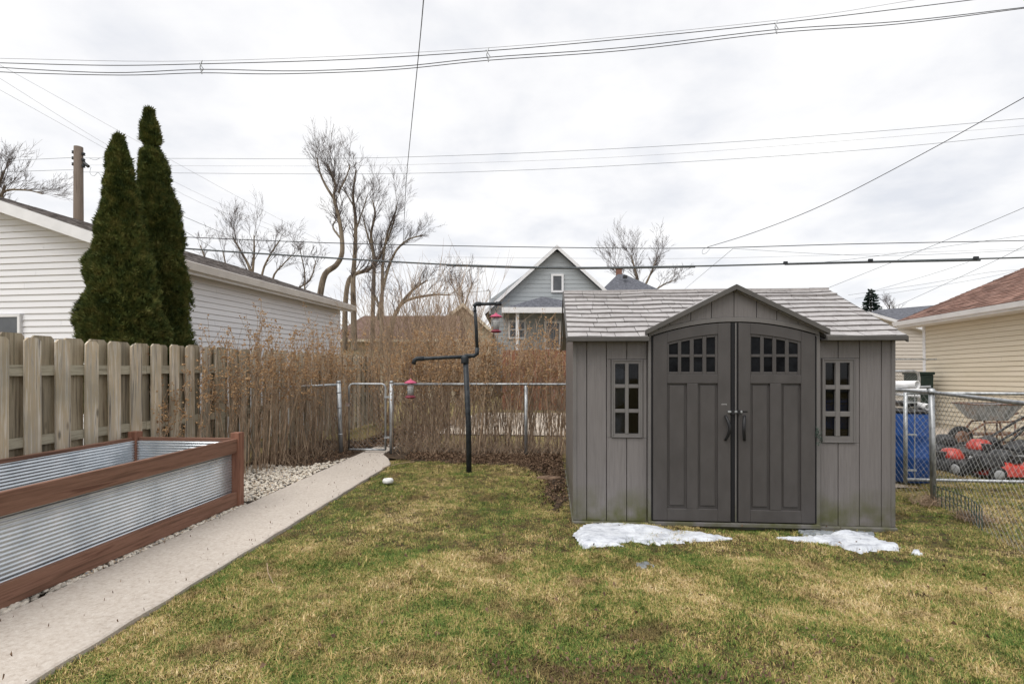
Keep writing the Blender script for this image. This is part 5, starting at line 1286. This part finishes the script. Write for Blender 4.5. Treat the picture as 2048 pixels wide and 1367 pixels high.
# spruce
sb = P(1742, 735, 33.); sb.z = 0; sp_ = thing('spruce_tree', 'small dark spruce tip above the right slope of the shed roof', 'tree', sb)
zt_ = CAMZ+(HOR-577)/FPX*33; MB().tube([sb, (sb.x, sb.y, zt_)], [.15, .02], 8).build('trunk', 'bark', sp_)
mb = MB(); rg = random.Random(50)
for k in range(520):
    t_ = k/520; z = zt_-.1-t_*(zt_-.8); rad = .12+1.7*t_**.9; a = k*2.399; L_ = rad*rg.uniform(.75, 1.1)
    tip = Vector((math.cos(a)*L_, math.sin(a)*L_, -.12*L_+rg.uniform(-.05, .12))); b0 = Vector((sb.x, sb.y, z)); side = Vector((-math.sin(a), math.cos(a), 0))
    m1 = b0+tip*.5+Vector((0, 0, -.1*L_))
    for j in range(7):
        f = .25+.75*j/6; c = b0.lerp(b0+tip, f); wd = .28*(1-f*.6)*min(1, rad)+.06
        for s_ in (-1, 1):
            e_ = c+side*s_*wd+tip.normalized()*wd*.6+Vector((0, 0, rg.uniform(-.1, .02))); mb.add([c, c+tip.normalized()*.1+Vector((0, 0, .04)), e_], [(0, 1, 2)])
mb.build('crown', 'spruce', sp_, kind='stuff')

# cedars (columnar evergreens)
from mathutils import noise as mno
def cedar(label, cx, X, prof, seed, notch=None):
    b = atX(cx, 735, X); D = (b.y*CY - b.x*SY); b.z = 0
    o = thing('cedar_tree', label, 'tree', b, group='evergreens behind the board fence')
    def zz(py): return CAMZ+(HOR-py)/FPX*D
    kf = math.sqrt(1+((cx-CX)/FPX)**2)
    P_ = [(zz(y), max(.02, (xr-xl)/2/FPX*D/kf-.045), ((xl+xr)/2-cx)/FPX*D) for (y, xl, xr) in prof]; P_.sort()
    P_ = [(0.15, P_[0][1]*.8, P_[0][2])]+P_
    def at(z):
        if z <= P_[0][0]: return P_[0][1], P_[0][2]
        for a, b_ in zip(P_[:-1], P_[1:]):
            if z <= b_[0]: t_ = (z-a[0])/(b_[0]-a[0]); return a[1]+(b_[1]-a[1])*t_, a[2]+(b_[2]-a[2])*t_
        return 0.01, P_[-1][2]
    ztop = P_[-1][0]; rg = random.Random(seed)
    MB().tube([(b.x, b.y, 0), (b.x+P_[-1][2]*CY*.6, b.y, ztop-.2)], [.07, .01], 8).build('trunk', 'bark', o, True)
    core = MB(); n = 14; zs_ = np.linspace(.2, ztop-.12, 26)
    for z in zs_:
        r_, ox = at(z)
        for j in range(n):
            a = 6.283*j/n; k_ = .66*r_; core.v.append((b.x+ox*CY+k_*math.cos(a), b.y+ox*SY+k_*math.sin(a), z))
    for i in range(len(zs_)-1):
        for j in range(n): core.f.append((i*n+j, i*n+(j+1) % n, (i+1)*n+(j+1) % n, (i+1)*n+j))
    core.build('shade_core', 'cedar_dark', o)  # solid hull against see-through; the crown's inner shade is put into its near-black colour
    # sprays
    V = []; F = []
    tot = 24000; zmin = .9
    cnt = 0
    while cnt < tot:
        z = rg.uniform(zmin, ztop); r_, ox = at(z)
        if rg.random() > (r_+.05)/.6: continue
        a = rg.uniform(0, 6.283)
        if math.sin(a) > .35 and rg.random() < .8: continue     # far side thinner
        lump = mno.noise(Vector((math.cos(a)*r_*4.5, math.sin(a)*r_*4.5, z*3.2))+Vector((seed, 0, 0)))
        k_ = rg.uniform(.70, 1.0)+lump*.34
        c = Vector((b.x+ox*CY+r_*k_*math.cos(a), b.y+ox*SY+r_*k_*math.sin(a), z))
        d = Vector((math.cos(a)*.8+rg.gauss(0, .35), math.sin(a)*.8+rg.gauss(0, .45), 1.0+rg.gauss(0, .5))).normalized()
        s_ = d.cross(Vector((rg.gauss(0, 1), rg.gauss(0, 1), rg.gauss(0, 1)))).normalized()
        L_ = rg.uniform(.04, .085); i0 = len(V)
        # fan of five narrow fingers
        for q_ in (-2, -1, 0, 1, 2):
            dir_ = (d+s_*.42*q_).normalized(); ln = L_*(1-.13*abs(q_)); w_ = .0075
            sd_ = d.cross(s_)*rg.uniform(-.01, .01)
            a0 = c+dir_*.01; V.extend([tuple(a0-s_*w_*.6), tuple(a0+dir_*ln*.6+s_*w_+sd_), tuple(a0+dir_*ln), tuple(a0+dir_*ln*.5-s_*w_+sd_)]); k2 = len(V)-4
            F.append((k2, k2+1, k2+2, k2+3))
        cnt += 1
    m_b = MB(); m_b.v = V; m_b.f = F; m_b.build('foliage', 'cedar', o, kind='stuff')
    mb = MB()
    for k in range(9):
        r_, ox = at(ztop-.1); p = Vector((b.x+ox*CY+jit(.045), b.y+jit(.045), ztop-.14)); mb.tube([p, p+Vector((jit(.04), 0, rg.uniform(.12, .24)))], [.006, .002], 4)
        q_ = p+Vector((0, 0, .1)); mb.tube([q_, q_+Vector((jit(.05), 0, .05))], [.004, .002], 4)
    mb.build('top_shoots', 'cedar', o, kind='stuff')
cedar('shorter left evergreen column with a thin ragged tip', 243, -5.15, [(275, 232, 244), (296, 220, 258), (320, 210, 268), (360, 205, 275), (430, 193, 288), (500, 182, 304), (560, 168, 318), (620, 160, 330), (680, 160, 338), (730, 158, 340)], 1)
cedar('taller right evergreen column with a notched top knob', 330, -5.28, [(222, 296, 300), (240, 286, 312), (256, 279, 322), (285, 277, 330), (298, 292, 318), (310, 276, 332), (350, 270, 344), (420, 272, 362), (480, 275, 372), (560, 270, 382), (620, 262, 390), (680, 260, 396), (730, 260, 396)], 2)

# ================================================================== DRY HEDGE SHRUBS
def shrub(label, c, n, h0, h1, spread, seed, lean=(0, 0), heads=1.0, tw=1.0, hb=.62):
    o = thing('dry_shrub', label, 'shrub', (c[0], c[1], 0), group='dry leafless shrubs of the hedge'); rg = random.Random(seed)
    st, hd = MB(), MB()
    def head(p, s=1):
        for _ in range(rg.randint(1, 3)):
            q_ = p+Vector((rg.gauss(0, .014), rg.gauss(0, .014), rg.gauss(0, .014))); r_ = rg.uniform(.007, .0155)*s
            ax = Vector((rg.gauss(0, 1), rg.gauss(0, 1), rg.gauss(0, 1))).normalized(); bx_ = ax.orthogonal().normalized(); cx_ = ax.cross(bx_)
            vs_ = [q_+ax*r_*1.3, q_+bx_*r_, q_+cx_*r_, q_-bx_*r_, q_-cx_*r_, q_-ax*r_*.6]
            hd.add(vs_, [(0, 1, 2), (0, 2, 3), (0, 3, 4), (0, 4, 1), (5, 2, 1), (5, 3, 2), (5, 4, 3), (5, 1, 4)])
    for k in range(n):
        b = Vector((c[0]+rg.gauss(0, spread[0]*.45), c[1]+rg.gauss(0, spread[1]*.4), 0)); H = rg.uniform(h0, h1)
        d = Vector((rg.gauss(0, .10)+lean[0], rg.gauss(0, .08)+lean[1], 1)).normalized(); r0 = rg.uniform(.004, .009)
        p = [b]; rr = [r0]; m_ = 7
        for i in range(m_):
            d = (d+Vector((rg.gauss(0, .06), rg.gauss(0, .06), .03))).normalized(); p.append(p[-1]+d*H/m_); rr.append(r0*(1-.72*(i+1)/m_))
        st.tube(p, rr, 4 if r0 > .006 else 3, cap=False)
        for j in range(int(rg.randint(3, 7)*tw)):
            t_ = rg.uniform(.22, .95); ix = int(t_*m_); ix = min(ix, m_-1); a = p[ix].lerp(p[ix+1], t_*m_-ix)
            dd = Vector((rg.gauss(0, .35), rg.gauss(0, .3), 1)).normalized(); ln = rg.uniform(.15, .45)
            q1 = a+dd*ln*.5; q2 = q1+(dd+Vector((rg.gauss(0, .15), rg.gauss(0, .1), .15))).normalized()*ln*.5
            if q2.z > h1*1.04: continue
            st.tube([a, q1, q2], [.003, .0024, .0015], 3, cap=False)
            for f in range(rg.randint(1, 4)):
                if rg.random() < heads and a.z > .45*h1: head(q1.lerp(q2, rg.random()) if f else q2)
        for j in range(rg.randint(9, 17)):
            t_ = rg.uniform(hb, 1.0); ix = min(int(t_*m_), m_-1); a = p[ix].lerp(p[ix+1], t_*m_-ix)
            if rg.random() < heads: head(a+Vector((rg.gauss(0, .015), rg.gauss(0, .012), 0)), 1.1)
    st.build('stems', 'stem', o, kind='stuff'); hd.build('seed_heads', 'seed', o, kind='stuff')
# behind the chain-link, from the gate post to the shed
names = ['directly right of the gate post', 'second along from the gate post', 'left of the black pole under the low feeder', 'just left of the black pole', 'directly behind the black pole', 'just right of the black pole below the raised feeder',
         'left of the middle fence post', 'at the middle fence post', 'right of the middle fence post', 'against the left side of the shed']
xs6 = np.linspace(-2.45, .22, 10)
for i, x in enumerate(xs6):
    hmx = [2.1, 2.15, 2.2, 2.1, 2.2, 2.0, 2.05, 2.3, 2.35, 2.1][i]
    shrub('dry brown shrub with seed heads, '+names[i], (x, FYc+.33+jit(.06)), 40, 1.3, hmx, (.30, .30), 100+i, heads=.8 if i < 6 else .62)
# along the board fence
ln_ = [(-4.2, 6.35, 1.9, 26, 'in front of the wide grey fence post', .05), (-4.12, 6.9, 2.35, 30, 'tallest against the white garage wall', .02), (-4.1, 7.45, 2.1, 30, 'halfway between fence post and chain-link', .0),
       (-3.95, 7.95, 2.0, 30, 'just before the short chain-link section', .02), (-4.15, 8.8, 2.25, 30, 'directly behind the short chain-link section', .0), (-3.55, 9.0, 2.15, 26, 'behind the left gate post', -.02),
       (-4.1, 9.7, 2.4, 30, 'further back beyond the gate against the board fence', 0), (-3.5, 10.3, 2.4, 26, 'farthest back beyond the gate', 0)]
for i, (x, y, h, n, w_, le) in enumerate(ln_):
    shrub('dry brown shrub '+w_, (x, y), n, h*.6, h, (.32, .34), 200+i, lean=(le, 0), heads=.75)
shrub('sparse dry shrub leaning over the board fence beside the raised bed', (-4.28, 5.6), 9, 1.0, 1.62, (.22, .3), 300, lean=(.03, 0), heads=.95, hb=.4)
# low twiggy scrub along the hedge foot
mb = MB(); rg = random.Random(77)
for k in range(1700):
    if k % 3: x, y = rg.uniform(-2.5, .25), FYc+.22+rg.gauss(0, .14)
    else: x, y = rg.uniform(-4.35, -3.5), rg.uniform(6.9, 9.2)
    if k % 3 == 0 and rg.random() < .4: continue
    p = Vector((x, y, 0)); d = Vector((rg.gauss(0, .6), rg.gauss(0, .5), 1)).normalized(); ln = rg.uniform(.1, .38)
    q1 = p+d*ln*.5; mb.tube([p, q1, q1+(d+Vector((rg.gauss(0, .4), rg.gauss(0, .4), -.1)))*ln*.4], [.003, .0022, .0015], 3, cap=False)
o = mb.build('hedge_scrub', 'stem', kind='stuff'); o['label'] = 'tangle of short dead twigs along the foot of the hedge'; o['category'] = 'twigs'
# dead grass clumps near the right post
for k, (px_, py_, lb) in enumerate(((1855, 1008, 'tan dead grass clump at the foot of the right fence post'), (1945, 1040, 'tan dead grass clump inside the wire edging'))):
    c = G(px_, py_); mb = MB(); rg = random.Random(k)
    for j in range(170):
        p = Vector((c.x+rg.gauss(0, .07), c.y+rg.gauss(0, .06), 0)); d = Vector((rg.gauss(0, .7), rg.gauss(0, .6), 1)); ln = rg.uniform(.06, .16)
        mb.tube([p, p+d.normalized()*ln*.6, p+d.normalized()*ln*.6+Vector((d.x, d.y, .2)).normalized()*ln*.5], [.002, .0018, .001], 3, cap=False)
    tag(mb.build('grass_clump', 'stem'), lb, 'grass clump', 'dead grass clumps')

# ================================================================== UTILITY POLE AND WIRES
DP = 19.5
pt0 = P(157, 735, DP); pt0.z = 0; up_ = thing('utility_pole', 'weathered wooden utility pole rising behind the white garage', 'utility pole', pt0)
zt_ = P(157, 294, DP).z
MB().tube([pt0, (pt0.x, pt0.y, zt_)], [.19, .145], 14).build('shaft', 'pole', up_, True)
for py_ in (304, 316, 328):
    for s_ in (-1, 1):
        c = P(157+s_*10, py_+(4 if s_ > 0 else 0), DP); MB().lathe(c-Vector((0, 0, .06)), [(.04, 0), (.065, .02), (.04, .05), (.065, .08), (.04, .11)], 10).build('insulator', 'pipe_black', up_, True)
c = P(174, 329, DP); MB().tube([P(168, 326, DP), P(177, 333, DP)], .06, 8).build('clamp', 'pipe_black', up_)
MB().tube([P(147, 343, DP), P(149, 360, DP), P(151, 375, DP)], .02, 6).build('ground_wire', 'steel', up_)
def cable(pxs, D, r, label, name='overhead_wire', m='cable', parent=None, sub=6):
    Ds = D if isinstance(D, (list, tuple)) else [D]*len(pxs)
    if len(Ds) == 2 and len(pxs) > 2: Ds = [Ds[0]+(Ds[1]-Ds[0])*i/(len(pxs)-1) for i in range(len(pxs))]
    pts_ = [P(x, y, d) for (x, y), d in zip(pxs, Ds)]; out = []; n = len(pts_)
    for i in range(n-1):
        p0, p1, p2, p3 = pts_[max(i-1, 0)], pts_[i], pts_[i+1], pts_[min(i+2, n-1)]
        for k in range(sub):
            t_ = k/sub; out.append(.5*((2*p1)+(p2-p0)*t_+(2*p0-5*p1+4*p2-p3)*t_*t_+(3*p1-p0-3*p2+p3)*t_**3))
    out.append(pts_[-1]); mb = MB().tube(out, r, 5)
    o = mb.build(name, m, parent, True)
    if label: tag(o, label, 'wire')
    return o
bd = thing('power_line', 'bundle of four overhead conductors held by three spacers across the sky', 'power line', P(976, 110, 12))
for pxs, r, m_ in (([(-150, 116), (0, 117), (403, 122), (976, 96), (1553, 41), (1830, 0), (2200, -60)], .004, 'cable_thin'),
            ([(-150, 122), (0, 126), (220, 131), (403, 128), (700, 119), (976, 102), (1250, 78), (1553, 47), (1945, 0), (2200, -34)], .009, 'cable'),
            ([(-150, 122), (0, 135), (220, 145.5), (403, 139), (600, 142), (800, 133), (976, 115), (1250, 95), (1553, 59.5), (1800, 43), (2048, 15), (2200, -4)], .009, 'cable'),
            ([(-150, 132), (0, 144), (240, 150.5), (403, 146), (560, 148), (780, 140), (976, 121), (1250, 101), (1553, 66), (1800, 48), (2048, 17), (2200, -1)], .009, 'cable')):
    cable(pxs, 12, r, None, 'conductor', m_, bd)
for x, y0_, y1_ in ((403, 121, 148), (976, 95, 124), (1553, 41, 68)):
    MB().tube([P(x+1.5, y0_, 12), P(x-3, (y0_+y1_)/2, 12), P(x+1, y1_, 12)], .012, 5).tube([P(x-4, y0_+5, 12), P(x+4, (y0_+y1_)/2+4, 12), P(x-2, y1_-2, 12)], .010, 5).build('spacer', 'steel', bd)
cable([(853, -90), (847, 0), (838, 100), (822, 260), (812, 370), (806, 490)], [4.8, 22], .011, 'service wire dropping steeply from the top centre into the bare trees')
cable([(150, 316), (400, 317), (680, 317), (1024, 307), (1400, 288), (1750, 263), (2048, 237), (2300, 214)], [19.5, 15], .006, 'upper of three long distribution wires from the utility pole', m='cable_grey')
cable([(150, 330), (640, 332), (1024, 323), (1400, 304), (2048, 252), (2300, 229)], [19.5, 15], .0035, 'faint middle of three long distribution wires from the utility pole', m='cable_thin')
cable([(150, 344), (680, 348), (1024, 341), (1400, 322), (1750, 298), (2048, 269), (2300, 246)], [19.5, 15], .006, 'lower of three long distribution wires from the utility pole', m='cable_grey')
cable([(-100, 325), (0, 322), (130, 316), (150, 316)], DP, .007, 'upper wire running left from the utility pole', m='cable_grey')
cable([(-100, 346), (0, 344), (130, 340), (150, 341)], DP, .007, 'lower wire running left from the utility pole', m='cable_grey')
cable([(178, 316), (190, 320), (200, 316)], DP-.1, .006, 'loose jumper loop just right of the utility pole top', m='cable_grey')
cable([(182, 334), (180, 346), (188, 352), (196, 345), (205, 356)], DP-.1, .006, 'curled jumper wire lower right of the utility pole top', m='cable_grey')
cable([(-60, 98), (0, 130), (270, 280), (460, 385), (660, 492)], [14, 26], .0045, 'highest of three thin wires slanting down from the left edge', m='cable_thin')
cable([(-60, 124), (0, 157), (220, 293), (420, 398), (640, 490)], [14, 26], .0045, 'middle of three thin wires slanting down from the left edge', m='cable_thin')
cable([(-60, 150), (0, 180), (210, 297), (400, 405), (600, 480)], [14, 26], .0045, 'lowest of three thin wires slanting down from the left edge', m='cable_thin')
cable([(300, 470), (370, 474), (700, 487), (1130, 495), (1400, 496), (1700, 488), (2048, 481), (2300, 474)], 16, .013, 'medium black cable crossing above the gable of the blue-grey house')
cable([(300, 488), (372, 497), (600, 512), (895, 529), (1130, 535), (1400, 532), (1700, 524), (2048, 515), (2300, 508)], 16, .026, 'thick grey telephone cable crossing below the black one', m='cable_grey')
cable([(893, 530), (1130, 536), (1390, 533)], 15.97, .04, 'long sheathed splice section of the telephone cable', m='cable_grey')
cable([(1570, 528), (1740, 524), (1960, 520)], 15.97, .038, 'second sheathed section of the telephone cable at the right', m='cable_grey')
for x, y in ((1571, 526), (1741, 521), (1952, 516)): 
    tag(MB().box(P(x-3, y+2, 15.9), P(x+3, y-3, 15.95)).build('cable_clamp', 'pipe_black'), {1571: 'small clamp on the thick cable nearest the shed gable', 1741: 'middle small clamp on the thick cable at the right', 1952: 'rightmost small clamp on the thick cable'}[x], 'clamp')
cable([(2200, 110), (2048, 195), (1850, 305), (1650, 408), (1510, 464), (1415, 494)], [9, 16], .009, 'straight diagonal wire climbing to the right edge from the black cable')
cable([(1417, 494), (1406, 499), (1405, 507), (1412, 506), (1420, 497)], 15.9, .005, 'small wire loop where the diagonal wire meets the black cable', m='cable_grey')
cable([(2200, 345), (2048, 415), (1900, 477), (1770, 530), (1640, 582)], [12, 20], .007, 'thin wire slanting down behind the right end of the shed roof', m='cable_grey')
cable([(2200, 452), (2048, 471), (1738, 514), (1592, 529)], 18, .006, 'thin wire rising gently right from the thick cable', m='cable_grey')
cable([(2200, 490), (2048, 500), (1750, 511), (1466, 497)], 19, .006, 'sagging thin wire between the black cable and the right edge', m='cable_grey')
cable([(2200, 540), (2009, 541), (1860, 566), (1696, 590)], 22, .006, 'low thin wire passing just above the distant spruce', m='cable_grey')
cable([(2200, 500), (2009, 547), (1860, 574), (1710, 597)], 24, .006, 'lowest thin wire touching the distant spruce', m='cable_grey')
cable([(2200, 400), (2048, 492), (1937, 546), (1789, 614)], [14, 22], .007, 'thin wire slanting down past the roof of the cream garage', m='cable_grey')
cable([(1937, 524), (1850, 552), (1742, 583)], [16, 24], .006, 'short thin wire from the thick cable down to the spruce', m='cable_grey')
cable([(1466, 497), (1367, 580)], [16, 26], .006, 'thin wire dropping from the black cable to behind the shed ridge', m='cable_grey')
cable([(890, 514), (1336, 517), (1665, 510), (2048, 497), (2200, 490)], 26, .006, 'faint wire between the black cable and the thick cable', m='cable_thin')
cable([(340, 420), (363, 431), (457, 471), (516, 494), (618, 531)], [17, 24], .008, 'wire slanting from behind the cedars to the bent tree', m='cable_grey')
cable([(345, 445), (371, 463), (438, 503)], [17, 21], .008, 'short wire slanting from behind the cedars to the garage roof', m='cable_grey')
cable([(972, 582), (900, 586), (860, 583)], [29.5, 32], .012, 'thin wire leaving the service mast leftwards', m='cable_grey')
